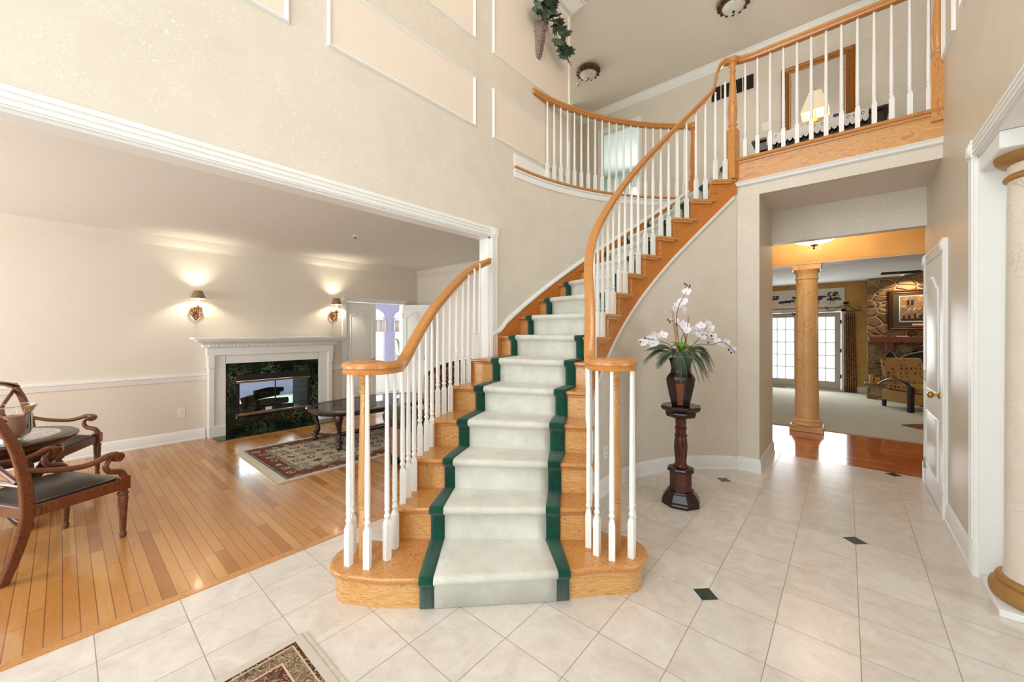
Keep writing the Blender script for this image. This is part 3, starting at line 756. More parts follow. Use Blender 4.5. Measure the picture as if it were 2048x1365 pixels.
# casings: fluted boards around openings
def casing_x(x, sgn, y0, y1, ztop, label, rosette=True, left=True, right=True, w=0.095, zb0=0.0, zb1=0.0):
    mb = MB()
    def fl(a0, a1, b0, b1, vert):
        mb.box(*sorted((x, x + sgn * 0.018)), a0, a1, b0, b1)
        n = 3
        for i in range(n):
            if vert:
                c = a0 + (a1 - a0) * (0.2 + 0.3 * i); mb.box(*sorted((x, x + sgn * 0.025)), c - 0.008, c + 0.008, b0, b1)
            else:
                c = b0 + (b1 - b0) * (0.2 + 0.3 * i); mb.box(*sorted((x, x + sgn * 0.025)), a0, a1, c - 0.008, c + 0.008)
    if left: fl(y0 - w, y0, zb0, ztop, True)
    if right: fl(y1, y1 + w, zb1, ztop, True)
    fl(y0 if left else y0 - w, y1 if right else y1 + w, ztop, ztop + w, False)
    for yy, on in ((y0 - w, left), (y1, right)):
        if on:
            mb.box(*sorted((x, x + sgn * 0.03)), yy, yy + w, ztop, ztop + w)
            mt = Matrix.Rotation(R(90) * sgn, 4, 'Y')
            mb.lathe([(0.038, 0), (0.038, 0.006), (0.028, 0.003), (0.016, 0.009), (0.004, 0.01)], (x + sgn * 0.03, yy + w / 2, ztop + w / 2), 20, mt)
    return trim(mb, label, smooth=False)
casing_x(XL, 1, -1.2, 2.72, 2.32, 'white fluted casing of the living room opening with corner rosette', zb1=1.15)
trim(MB().box(XLB - 0.002, XL + 0.002, 2.70, 2.722, 0.0, 2.32).box(XLB - 0.002, XL + 0.002, -1.2, 2.72, 2.305, 2.325), 'white jamb lining of the living room opening', smooth=False)
casing_x(XR, -1, 0.8, 3.40, 2.40, 'white fluted casing of the right opening')
trim(MB().box(XR - 0.023, XR - 0.001, 3.394, 3.50, 0.001, 0.21), 'plinth block at the right opening', smooth=False)
trim(MB().box(XR - 0.002, XRB + 0.002, 3.385, 3.402, 0, 2.40).box(XR - 0.002, XRB + 0.002, 0.8, 3.4, 2.385, 2.402), 'white jamb lining of the right opening', smooth=False)
casing_x(XR, -1, 4.36, 5.14, 2.0, 'white casing of the closet door')
trim(MB().box(XR - 0.03, XR - 0.001, 4.25, 4.363, 0.001, 0.19).box(XR - 0.03, XR - 0.001, 5.137, 5.25, 0.001, 0.19), 'plinth blocks of the closet door casing', smooth=False)
casing_x(XF, 1, 3.115, 4.22, 1.905, 'white casing of the living room double doors', w=0.07)
# ------------------------------------------------------------ doors with arched upper panel
def panel_outline(x0, x1, z0, z1, arch=0.0, n=14):
    pts = [(x0, z0), (x1, z0)]
    if arch:
        for i in range(n + 1):
            u = i / n; x = x1 + (x0 - x1) * u; s_ = 1 - abs(2 * u - 1)
            zz = z1 - arch + arch * (3 * s_ ** 2 - 2 * s_ ** 3); pts.append((x, zz))
    else: pts += [(x1, z1), (x0, z1)]
    return pts
def door_leaf(name, label, loc, rz, w, h, knob_side=1, knob_mat='brass', faces=(-1, 1), hinge=True):
    root = bpy.data.objects.new(name, None); COL.objects.link(root); root.location = loc; root.rotation_euler = (0, 0, rz)
    root['kind'] = 'structure'; root['label'] = label
    MB().box(0, w, -0.02, 0.02, 0.005, h).build('door_panel', 'white_trim', root, smooth=False, local=True)
    mb = MB(); zs = 0.40 * h
    for fc in faces:
        for x0, x1, z0, z1, ar in ((0.14 * w, 0.86 * w, 0.11 * h, zs - 0.05 * h, 0), (0.14 * w, 0.86 * w, zs + 0.05 * h, h * 0.93, 0.055 * h)):
            pts = panel_outline(x0, x1, z0, z1, ar)
            loop = [(p[0], fc * 0.020, p[1]) for p in pts]; loop.append(loop[0]); loop.append(loop[1])
            mb.tube(loop, 0.011, 6)
            cx, cz = (x0 + x1) / 2, (z0 + z1) / 2
            ins = [(cx + (p[0] - cx) * 0.80, cz + (p[1] - cz) * 0.93) for p in pts]
            o = len(mb.v); n = len(pts)
            ins0 = [(cx + (p[0] - cx) * 0.90, cz + (p[1] - cz) * 0.965) for p in pts]
            mb.add([(p[0], fc * 0.0195, p[1]) for p in ins0] + [(p[0], fc * 0.028, p[1]) for p in ins], [(i, (i + 1) % n, n + (i + 1) % n, n + i) for i in range(n)] + [tuple(range(n, 2 * n))])
    mb.build('panel_moulding', 'white_trim', root, local=True, ang=50)
    kx = w - 0.065 if knob_side > 0 else 0.065
    kb = MB()
    for fc in faces:
        mt = Matrix.Rotation(R(90) * fc, 4, 'X')
        kb.lathe([(0.030, 0), (0.030, 0.006), (0.012, 0.010), (0.011, 0.030), (0.024, 0.036), (0.029, 0.048), (0.024, 0.060), (0.008, 0.066)], (kx, -fc * 0.02 * -1 * -1, 0.90), 16, mt) if False else None
        kb.lathe([(0.030, 0), (0.030, 0.006), (0.012, 0.010), (0.011, 0.030), (0.024, 0.036), (0.029, 0.048), (0.024, 0.060), (0.008, 0.066)], (kx, fc * 0.02, 0.90), 16, Matrix.Rotation(-R(90) * fc, 4, 'X'))
    kb.build('door_knob', knob_mat, root, local=True)
    if hinge:
        for hz in (0.2, 0.5 * h, h - 0.2):
            hx = 0.0 if knob_side > 0 else w
            MB().box(hx - 0.012, hx + 0.012, -0.026, 0.026, hz - 0.045, hz + 0.045).lathe([(0.007, -0.05), (0.007, 0.05)], (hx, -0.028 if -1 in faces else 0.028, hz), 10).build('hinge', 'steel', root, local=True)
    return root
# closet door on the right wall: leaf lies along y, seen face is -x
door_leaf('door_1', 'white closet door with arched panel and brass knob on the right wall', (XR - 0.002, 5.13, 0.005), R(-90), 0.765, 1.985, 1, faces=(-1, 1))
# living room double doors: left leaf closed, right leaf swung into the room
door_leaf('door_2', 'closed left leaf of the white double doors beside the mantel', (XF - 0.03, 3.125, 0.0), R(90), 0.545, 1.895, 1, 'steel')
door_leaf('door_3', 'right leaf of the white double doors swung into the living room', (XF + 0.035, 4.20, 0.0), R(29), 0.545, 1.895, 1, 'steel')
# upper bedroom door, ajar
door_leaf('door_4', 'white bedroom door standing ajar off the upper hall', (-2.80, YU + 0.07, Z2), R(112), 0.70, 1.99, 1, 'brass')
cz_ = MB(); cz_.box(-3.57, -3.50, YU - 0.02, YU, Z2, 5.13).box(-2.79, -2.72, YU - 0.02, YU, Z2, 5.13).box(-3.57, -2.72, YU - 0.02, YU, 5.13, 5.20)
trim(cz_, 'white casing of the upper bedroom door', smooth=False)

# ------------------------------------------------------------ ledge of the curved balcony and the bridge fascia
ledge = arc(C, FLD, 1.6, 51.5, 40)
NOSE = [(-0.03, -0.045), (-0.03, 0.0), (-0.0, 0.0)]
lp = [(p[0], p[1], Z2) for p in ledge]
# heading goes +y/+x: room (centre) lies to the right -> negative side
trim(MB().sweep(lp, [(0.07, 0), (0.07, -0.032), (-0.012, -0.032), (-0.03, -0.024), (-0.036, -0.012), (-0.03, 0)]), 'curved oak ledge of the upper balcony', 'oak_tread')
trim(MB().sweep(lp, [(0.02, -0.032), (0.02, -0.115), (-0.008, -0.115), (-0.014, -0.100), (-0.010, -0.085), (-0.012, -0.055), (-0.026, -0.045), (-0.026, -0.032)]), 'white curved moulding below the oak ledge')
trim(MB().box(-0.90, XR, YW - 0.03, YW + 0.06, 2.90, 3.10), 'flat oak fascia board of the landing bridge', 'oak_fascia', smooth=False)
trim(MB().sweep([(XR, YW, Z2), (-0.905, YW, Z2)], [(0.065, 0), (0.072, -0.012), (0.065, -0.024), (0.048, -0.030), (0.044, -0.046), (0.034, -0.052), (0.032, -0.064), (-0.09, -0.064), (-0.09, 0)]), 'oak nosing along the edge of the landing bridge', 'oak_tread')
trim(MB().sweep([(XR, YW - 0.0, 2.90), (-0.915, YW - 0.0, 2.90)], [(0.03, 0.006), (0.04, -0.006), (0.03, -0.016), (0.026, -0.034), (0.012, -0.044), (-0.02, -0.044), (-0.02, 0.006)]), 'white moulding below the oak fascia')

# ============================================================ STAIRCASE
st = thing('staircase', 'curving oak staircase with flared bottom step rising right to the landing bridge', 'staircase', (-1.45, 1.6, 0))
CLn, CRn = (-2.0, 1.075), (-0.985, 2.05)
def first_outline(r, inset):
    nx, ny = -0.715 * inset, 0.699 * inset
    o = []
    for a in range(95, 316, 12): o.append((CLn[0] + r * math.cos(R(a)), CLn[1] + r * math.sin(R(a))))
    for p in ((-1.76, 1.025), (-1.60, 1.165), (-1.34, 1.425), (-1.08, 1.695), (-0.97, 1.835)): o.append((p[0] + nx, p[1] + ny))
    for a in range(-48, 141, 12): o.append((CRn[0] + r * math.cos(R(a)), CRn[1] + r * math.sin(R(a))))
    o += [(-1.20, 2.19), (-2.06, 1.41)]
    return o
for n in range(1, 17):
    I, O = nos(n) if n > 1 else (None, None)
    th = 0.028
    if n == 1:
        MB().prism(first_outline(0.168, 0.0), zn(1) - th, zn(1)).build('tread', 'oak_tread', st, bevel=0.011, seg=3)
        MB().prism(first_outline(0.138, 0.03), 0.0, zn(1) - th).build('riser', 'oak_riser', st, ang=40)
        MB().prism(first_outline(0.150, 0.018), zn(1) - th - 0.016, zn(1) - th).build('cove_moulding', 'oak_tread', st)
        continue
    Iv, Ov = Vector(I), Vector(O); d = (Ov - Iv).normalized(); f = Vector((d.y, -d.x))
    up_ = Vector(pol(1.0, a_in(n) + 90)) - Vector(C)
    nx_ = (Vector(nos(n + 1)[0]) - Iv)
    if f.dot(nx_) < 0: f = -f
    # riser
    a = Iv - d * -0.035 if n >= 2 else Iv
    I2 = Iv + d * 0.03; O2 = Ov + (d * 0.02 if n > 6 else -d * 0.03)
    pa, pb = I2 + f * 0.03, O2 + f * 0.03
    MB().prism([tuple(pa), tuple(pb), tuple(pb + f * 0.02), tuple(pa + f * 0.02)], zn(n - 1) - 0.005, zn(n) - th + 0.001).build('riser', 'oak_riser', st, smooth=False)
    q1, q2 = I2 + f * 0.016, O2 + f * 0.016
    MB().prism([tuple(q1), tuple(q2), tuple(q2 + f * 0.02), tuple(q1 + f * 0.02)], zn(n) - th - 0.017, zn(n) - th).build('cove_moulding', 'oak_tread', st, bevel=0.006)
    if n < 16:
        J, Q = map(Vector, nos(n + 1)); d2 = (Q - J).normalized(); f2 = Vector((-d2.y, d2.x))
        if f2.dot(J - Iv) < 0: f2 = -f2
        J2, Q2 = J + f2 * 0.045, Q + f2 * 0.045
        am = (a_in(n) + a_in(n + 1)) / 2
        poly = [tuple(Iv), tuple(Ov + (d * 0.012 if n > 6 else d * 0)), tuple(Q2 + (d2 * 0.012 if n > 6 else d2 * 0)), tuple(J2), pol(rin(am), am)]
        MB().prism(poly, zn(n) - th, zn(n)).build('tread', 'oak_tread', st, bevel=0.010, seg=3)
        # return moulding below the open tread end
        rp = [pol(rin(a_) + 0.008, a_) for a_ in (a_in(n), am, a_in(n + 1))]
        MB().ribbon([rp[0], rp[1], (rp[2][0], rp[2][1])], zn(n) - th - 0.016, zn(n) - th, 0.03).build('cove_moulding', 'oak_tread', st)
        # scroll bracket applied on the open stringer
        if n >= 6:
            br = MB(); zc = zn(n) - 0.085; wa = 3.0
            pts = []
            for u in range(13):
                t = u / 12; aa = a_in(n) + 5.9 * t
                pts.append((*pol(rin(aa) + 0.030, aa), zn(n) - 0.055 - 0.075 * (1 - t) ** 1.0 - 0.015 * math.sin(t * 9)))
            br.tube(pts, 0.0055, 6)
            pts = [(*pol(rin(a_in(n) + 1.6 + 0.9 * math.cos(u)) + 0.030, a_in(n) + 1.6 + 0.9 * math.cos(u)), zn(n) - 0.118 + 0.022 * math.sin(u)) for u in [k_ * 0.5 for k_ in range(11)]]
            br.tube(pts, 0.005, 6)
            br.build('scroll_bracket', 'oak_stringer', st)
# open stringer on the inside curve: stepped panels under each tread down to the sloped underside
sm = MB()
for n in range(2, 17):
    aa = [a_in(n) + 6.05 * i / 4 for i in range(5)] if n < 16 else [a_in(16), a_in(16) + 1.0, a_in(16) + 2.0]
    pts = [pol(rin(a_) + 0.030, a_) for a_ in aa]
    sm.ribbon(pts, [max(0.0, zline(a_) - 0.40) for a_ in aa], zn(n) - 0.028 if n < 16 else zn(15), 0.02)
sm.build('stringer', 'oak_stringer', st, smooth=False)
aa = [-30 + 2.5 * i for i in range(33)]; aa = [a_ for a_ in aa if a_ < 51] + [50.9]
trp = [(*pol(rin(a_) + 0.03, a_), max(0.03, zline(a_) - 0.40)) for a_ in aa]
MB().sweep(trp, [(0.02, 0.005), (-0.012, 0.005), (-0.016, -0.008), (-0.010, -0.02), (-0.008, -0.034), (0.02, -0.034)]).build('stringer_moulding', 'white_trim', st)
# wall skirt board on the outer curve
ao = [-3.0 + 2.0 * i for i in range(28)]
def zo(a): return zn(8) + (a - 2.5) / 6.08 * 0.1975
sk0 = [(XL + 0.02, 2.745), (XL + 0.02, 2.85)] + [pol(2.905, a) for a in ao[1:]]
z_at = [zn(6) + 0.205, zn(7) + 0.035] + [zo(a) + 0.045 for a in ao[1:]]
MB().ribbon(sk0, [max(0.9, z - 0.30) for z in z_at], z_at, 0.02).build('skirt_board', 'oak_stringer', st, ang=60)
MB().sweep([(p[0], p[1], z) for p, z in zip(sk0, z_at)], [(0.022, 0.0), (0.022, 0.05), (0.008, 0.05), (-0.002, 0.035), (-0.012, 0.028), (-0.014, 0.008), (-0.008, 0.0)]).build('skirt_moulding', 'white_trim', st)
# outer stringer of the open lower steps (toward the living room)
om = MB(); rp = MB()
for n in range(2, 7):
    O, Q = nos(n)[1], nos(n + 1)[1]
    dv = (Vector(nos(n)[0]) - Vector(O)).normalized() * 0.03
    dq = (Vector(nos(n + 1)[0]) - Vector(Q)).normalized() * 0.03
    om.ribbon([(O[0] + dv.x, O[1] + dv.y), (Q[0] + dq.x, Q[1] + dq.y)], 0.0, zn(n) - 0.028, -0.02)
om.build('side_panel', 'oak_stringer', st, smooth=False)

# stair runner
rt = thing('stair_runner', 'cream carpet stair runner with dark green borders down the middle of the stair', 'carpet', (-1.4, 1.5, 0))
QI = {1: (0.0, 0.085, 0.905, 1.0), 2: (0.175, 0.246, 0.764, 0.836), 3: (0.186, 0.255, 0.777, 0.837), 4: (0.174, 0.263, 0.764, 0.835), 5: (0.168, 0.248, 0.748, 0.822), 6: (0.137, 0.21, 0.732, 0.802), 7: (0.14, 0.206, 0.799, 0.88)}
for n in range(8, 17): QI[n] = (0.14, 0.21, 0.812, 0.892 + (0.01 if n > 8 else 0))
L1 = (Vector((-1.073, 1.701)), Vector((-1.607, 1.156)))
def nq(n, q):
    if n == 1: return L1[0].lerp(L1[1], q)
    I, O = nos(n, False); return Vector(I).lerp(Vector(O), q)
def strip(k0, k1, sub, z_off=0.0):
    mb = MB()
    cols = []
    for s_ in range(sub + 1):
        col = []
        for n in range(1, 17):
            def q_(m_): return QI[m_][k0] + (QI[m_][k1] - QI[m_][k0]) * s_ / sub
            P = nq(n, q_(n)); Qn = nq(n + 1, q_(n + 1)) if n < 16 else None
            if Qn is not None: f = (Qn - P).normalized()
            zl = zn(n - 1) + 0.013 if n > 1 else 0.004
            z = zn(n)
            col += [(P + f * 0.019, zl + z_off), (P + f * 0.017, z - 0.052), (P + f * 0.004, z - 0.040), (P - f * 0.013, z - 0.030), (P - f * 0.020, z - 0.016), (P - f * 0.019, z - 0.002), (P - f * 0.010, z + 0.010 + z_off), (P + f * 0.006, z + 0.013 + z_off)]
            if n < 16: col.append((P.lerp(Qn, 0.55), z + 0.013 + z_off)); col.append((Qn + f * 0.015, z + 0.011 + z_off))
            else: col.append((P + f * 0.25, z + 0.013))
        cols.append([(p.x, p.y, zz) for p, zz in col])
    m_ = len(cols[0])
    mb.add([p for c in cols for p in c], [(i * m_ + j, i * m_ + j + 1, (i + 1) * m_ + j + 1, (i + 1) * m_ + j) for i in range(sub) for j in range(m_ - 1)])
    return mb
for nm, k0, k1, sub, mt_ in (('runner_field', 1, 2, 10, 'runner_cream'), ('runner_border', 0, 1, 3, 'runner_green'), ('runner_border', 2, 3, 3, 'runner_green')):
    o = strip(k0, k1, sub, 0.0 if nm == 'runner_field' else 0.001).build(nm, mt_, rt, ang=70)
    sf = o.modifiers.new('pile', 'SOLIDIFY'); sf.thickness = 0.010; sf.offset = -1

# ------------------------------------------------------------ balusters, newels, rails
def baluster_mesh(h, hb=0.19, w=0.0165, r0=0.0142, r1=0.0092):
    mb = MB().box(-w, w, -w, w, 0, hb)
    o = [(-w, -w), (w, -w), (w, w), (-w, w)]
    mb.add([(a, b, hb) for a, b in o] + [(a * 0.55, b * 0.55, hb + 0.03) for a, b in o], [(0, 1, 5, 4), (1, 2, 6, 5), (2, 3, 7, 6), (3, 0, 4, 7), (4, 5, 6, 7)])
    mb.lathe([(0.011, hb + 0.01), (0.0115, hb + 0.035), (0.0165, hb + 0.042), (0.0165, hb + 0.050), (0.0120, hb + 0.056), (0.0125, hb + 0.072), (0.0150, hb + 0.078), (0.0150, hb + 0.084), (0.0130, hb + 0.088), (r0, hb + 0.13), (r0 * 0.98, hb + 0.22), (r1, h)], seg=10)
    return mb
BALC = {}
def baluster(parent, x, y, z0, z1, rz=0.0):
    h = round(z1 - z0, 2)
    key = h
    if key not in BALC:
        o = baluster_mesh(h).build('baluster', 'white_baluster', parent, local=True)
        BALC[key] = o.data
    else:
        o = bpy.data.objects.new('baluster', BALC[key]); COL.objects.link(o); o.parent = parent
    rl = root_loc(parent); o.location = (x - rl[0], y - rl[1], z0 - rl[2]); o.rotation_euler = (0, 0, rz)
    return o
def newel_turned(parent, x, y, z0, z1, mat='oak_newel_tall', name='newel_post'):
    h = z1 - z0
    prof = [(0.031, 0), (0.031, 0.245 * h), (0.028, 0.25 * h), (0.026, 0.262 * h), (0.033, 0.268 * h), (0.033, 0.276 * h), (0.026, 0.282 * h), (0.028, 0.29 * h), (0.033, 0.30 * h), (0.034, 0.36 * h), (0.030, 0.55 * h), (0.024, 0.78 * h), (0.021, 0.885 * h), (0.028, 0.892 * h), (0.028, 0.902 * h), (0.021, 0.908 * h), (0.022, 0.93 * h), (0.027, 0.937 * h), (0.021, 0.945 * h), (0.024, 0.965 * h), (0.038, 0.985 * h), (0.042, h)]
    return MB().lathe(prof, (x, y, z0), 24).build(name, mat, parent)
def newel_square(parent, x, y, z0, zs, z1, w=0.044, mat='oak_newel', rz=0.0, name='newel_post'):
    mb = MB().obox((x, y, (z0 + zs) / 2), (w, w, (zs - z0) / 2), rz)
    h = z1 - zs
    mb.lathe([(w * 0.92, 0), (w * 0.95, 0.01), (w * 0.78, 0.02), (w * 0.72, 0.035), (w * 0.98, 0.05), (w * 0.98, 0.06), (w * 0.75, 0.07), (w * 0.72, 0.08), (w * 0.85, 0.10), (w * 1.0, 0.20 * h + 0.06), (w * 0.86, 0.45 * h), (w * 0.55, 0.80 * h), (w * 0.50, 0.87 * h), (w * 0.66, 0.885 * h), (w * 0.66, 0.90 * h), (w * 0.50, 0.915 * h), (w * 0.52, 0.95 * h), (w * 0.80, 0.975 * h), (w * 1.0, h)], (x, y, zs), 24)
    return mb.build(name, mat, parent, bevel=0.003)
RAIL = [(-0.020, -0.032), (-0.028, -0.030), (-0.031, -0.020), (-0.024, -0.012), (-0.025, -0.006), (-0.033, 0.000), (-0.033, 0.014), (-0.026, 0.026), (-0.012, 0.031), (0.012, 0.031), (0.026, 0.026), (0.033, 0.014), (0.033, 0.000), (0.025, -0.006), (0.024, -0.012), (0.031, -0.020), (0.028, -0.030), (0.020, -0.032)]
def spiral(P, hd, O, turn, r1, total, z, n=40):
    """from P heading hd, join a spiral round O (turn=+1 left, -1 right)"""
    v = Vector(P) - Vector(O); r0 = v.length; a0 = math.atan2(v.y, v.x); pts = []
    for i in range(n + 1):
        u = i / n; r = r0 + (r1 - r0) * min(1, u * 2.2) ** 0.8
        a = a0 + turn * total * u; pts.append((O[0] + r * math.cos(a), O[1] + r * math.sin(a), z))
    return pts
# left balustrade
lr = thing('stair_railing', 'left stair railing with oak volute and white balusters ending at the casing', 'railing', (-2.0, 1.08, 0))
NL = (-1.997, 1.080)
lo_pts = {2: (-1.985, 1.28), 3: (-2.138, 1.508), 4: (-2.27, 1.75), 5: (-2.41, 2.05), 6: (-2.55, 2.38), 7: (-2.615, 2.84)}
def left_line(u):      # u = step number (2..7), inset point and height
    n = int(min(6, math.floor(u))); t = u - n
    a, b = Vector(nos(n)[1]).lerp(Vector(nos(n)[0]), 0.034), Vector(nos(n + 1)[1]).lerp(Vector(nos(n + 1)[0]), 0.034)
    p = a.lerp(b, t); return p, zn(n) + 0.1975 * t
path = []
for i in range(27):
    u = 2.0 + i * (4.56 / 26); p, z = left_line(u)
    path.append((p.x, p.y, max(1.205, z + 0.80)))
path = path[::-1]
pts = spiral(path[-1][:2], None, NL, -1, 0.085, R(400), 1.205, 44)
path += pts[1:]
# soften the plan and the height of the easing
def smooth_path(P, it=3, lock=1):
    P = [Vector(p) for p in P]
    for _ in range(it):
        Q = [p.copy() for p in P]
        for i in range(lock, len(P) - 1): Q[i] = P[i] * 0.5 + (P[i - 1] + P[i + 1]) * 0.25
        P = Q
    return P
MB().sweep(smooth_path(path), RAIL).lathe([(0.062, -0.031), (0.068, -0.02), (0.062, 0), (0.066, 0.02), (0.055, 0.031), (0.03, 0.036)], (NL[0], NL[1], 1.205), 28).build('handrail', 'oak_rail', lr, ang=30)
newel_turned(lr, NL[0], NL[1], zn(1), 1.175)
for (x, y) in ((-1.985, 0.985), (-2.075, 1.05), (-1.885, 1.035), (-1.878, 1.145), (-1.945, 1.235)):
    baluster(lr, x, y, zn(1), 1.18, random.uniform(0, 1))
LB = {2: ((-2.018, 1.335), (-2.070, 1.411), (-2.125, 1.492)), 3: ((-2.176, 1.575), (-2.230, 1.668), (-2.280, 1.755)), 4: ((-2.318, 1.838), (-2.352, 1.925), (-2.386, 2.016)),
      5: ((-2.418, 2.112), (-2.446, 2.205), (-2.470, 2.290)), 6: ((-2.495, 2.385), (-2.522, 2.475))}
for n in LB:
    for k_, (x, y) in enumerate(LB[n]):
        t = (0.12, 0.45, 0.78)[k_]
        baluster(lr, x, y, zn(n), max(1.18, zn(n) + 0.1975 * t + 0.775), R(-28))
# right balustrade with the bridge
rr = thing('stair_railing', 'right stair railing with oak volute sweeping up and along the landing bridge', 'railing', (-1.0, 2.05, 0))
NR = (-0.990, 2.046)
path = []
for i in range(60):
    a = -35 + i * (44.2 + 35) / 59
    z = zline(a) + 0.875; path.append((*pol(rin(a) + 0.03, a), max(1.215, z)))
sp = spiral(path[0][:2], None, NR, 1, 0.085, R(400), 1.215, 44)
full = sp[::-1][:-1] + path
full = list(smooth_path(full, 3, 1))
zt_ = full[-1].z
tail = [(*pol(rin(45) + 0.03, 45), zt_ + 0.045), (*pol(rin(46) + 0.03, 46.0), 4.03), (*pol(rin(46.8) + 0.03, 46.8), 4.095), (*pol(rin(48) + 0.03, 48), 4.125), (-0.875, 4.415, 4.13), (-0.80, 4.45, 4.13), (-0.70, YW, 4.13), (-0.5, YW, 4.13), (0.0, YW, 4.13), (XR, YW, 4.13)]
full = full + [Vector(p) for p in tail]
MB().sweep(full, RAIL).lathe([(0.062, -0.031), (0.068, -0.02), (0.062, 0), (0.066, 0.02), (0.055, 0.031), (0.03, 0.036)], (NR[0], NR[1], 1.215), 28).lathe([(0.045, -0.032), (0.058, -0.02), (0.058, 0.02), (0.045, 0.031)], (-0.865, 4.425, 4.13), 20).build('handrail', 'oak_rail', rr, ang=30)
newel_turned(rr, NR[0], NR[1], zn(1), 1.185)
for (x, y) in ((-1.115, 1.965), (-1.04, 1.925), (-0.957, 1.935), (-0.885, 2.025), (-0.925, 2.135)):
    baluster(rr, x, y, zn(1), 1.19, random.uniform(0, 1))
for n in range(2, 16):
    for da in (1.5, 4.45):
        a = a_in(n) + da; p = pol(rin(a) + 0.03, a)
        baluster(rr, p[0], p[1], zn(n), max(1.19, zline(a) + 0.845), R(-a))
newel_square(rr, -0.868, 4.425, zn(15), 3.43, 4.10, 0.045, rz=R(-20))
newel_square(rr, 0.545, 4.45, 3.03, 3.52, 4.10, 0.042)
for i in range(13):
    baluster(rr, -0.767 + i * 0.1053, YW + 0.01, Z2, 4.10)
# curved balcony railing
br_ = thing('balcony_railing', 'curved balcony railing with thin white balusters over the stair', 'railing', (-2.2, 4.4, Z2))
bp = [(*pol(2.962, a), 4.065) for a in [8.5 + i * 1.2 for i in range(36)]]
bp = [(XL + 0.005, 3.40, 4.065)] + bp + [(*pol(2.962, 52.2), 4.065)]
MB().sweep(bp, RAIL).lathe([(0.05, -0.034), (0.055, 0), (0.05, 0.032)], (*pol(2.962, 52.4), 4.065), 20).build('handrail', 'oak_rail', br_, ang=30)
for i in range(20):
    a = 12.3 + i * 2.0; p = pol(2.962, a); baluster(br_, p[0], p[1], Z2, 4.035, R(-a))
newel_square(br_, *pol(2.962, 52.4), 2.94, 3.36, 4.03, 0.040, mat='oak_stringer', rz=R(38))

# ============================================================ LIVING ROOM FURNITURE
RX = lambda a: Matrix.Rotation(R(a), 4, 'X')
RY = lambda a: Matrix.Rotation(R(a), 4, 'Y')
RZ = lambda a: Matrix.Rotation(R(a), 4, 'Z')
def TM(x, y, z): return Matrix.Translation((x, y, z))
def bez(p, n=10):
    p = [Vector(q) for q in p]; out = []
    for i in range(n + 1):
        t = i / n; q = list(p)
        while len(q) > 1: q = [q[j].lerp(q[j + 1], t) for j in range(len(q) - 1)]
        out.append(q[0])
    return out
def catmull(P, n=6):
    P = [Vector(p) for p in P]; P = [P[0] * 2 - P[1]] + P + [P[-1] * 2 - P[-2]]; out = []
    for i in range(1, len(P) - 2):
        for k in range(n):
            t = k / n; a, b, c, d = P[i - 1:i + 3]
            out.append(0.5 * ((2 * b) + (c - a) * t + (2 * a - 5 * b + 4 * c - d) * t * t + (3 * b - a - 3 * c + d) * t ** 3))
    out.append(P[-2]); return out

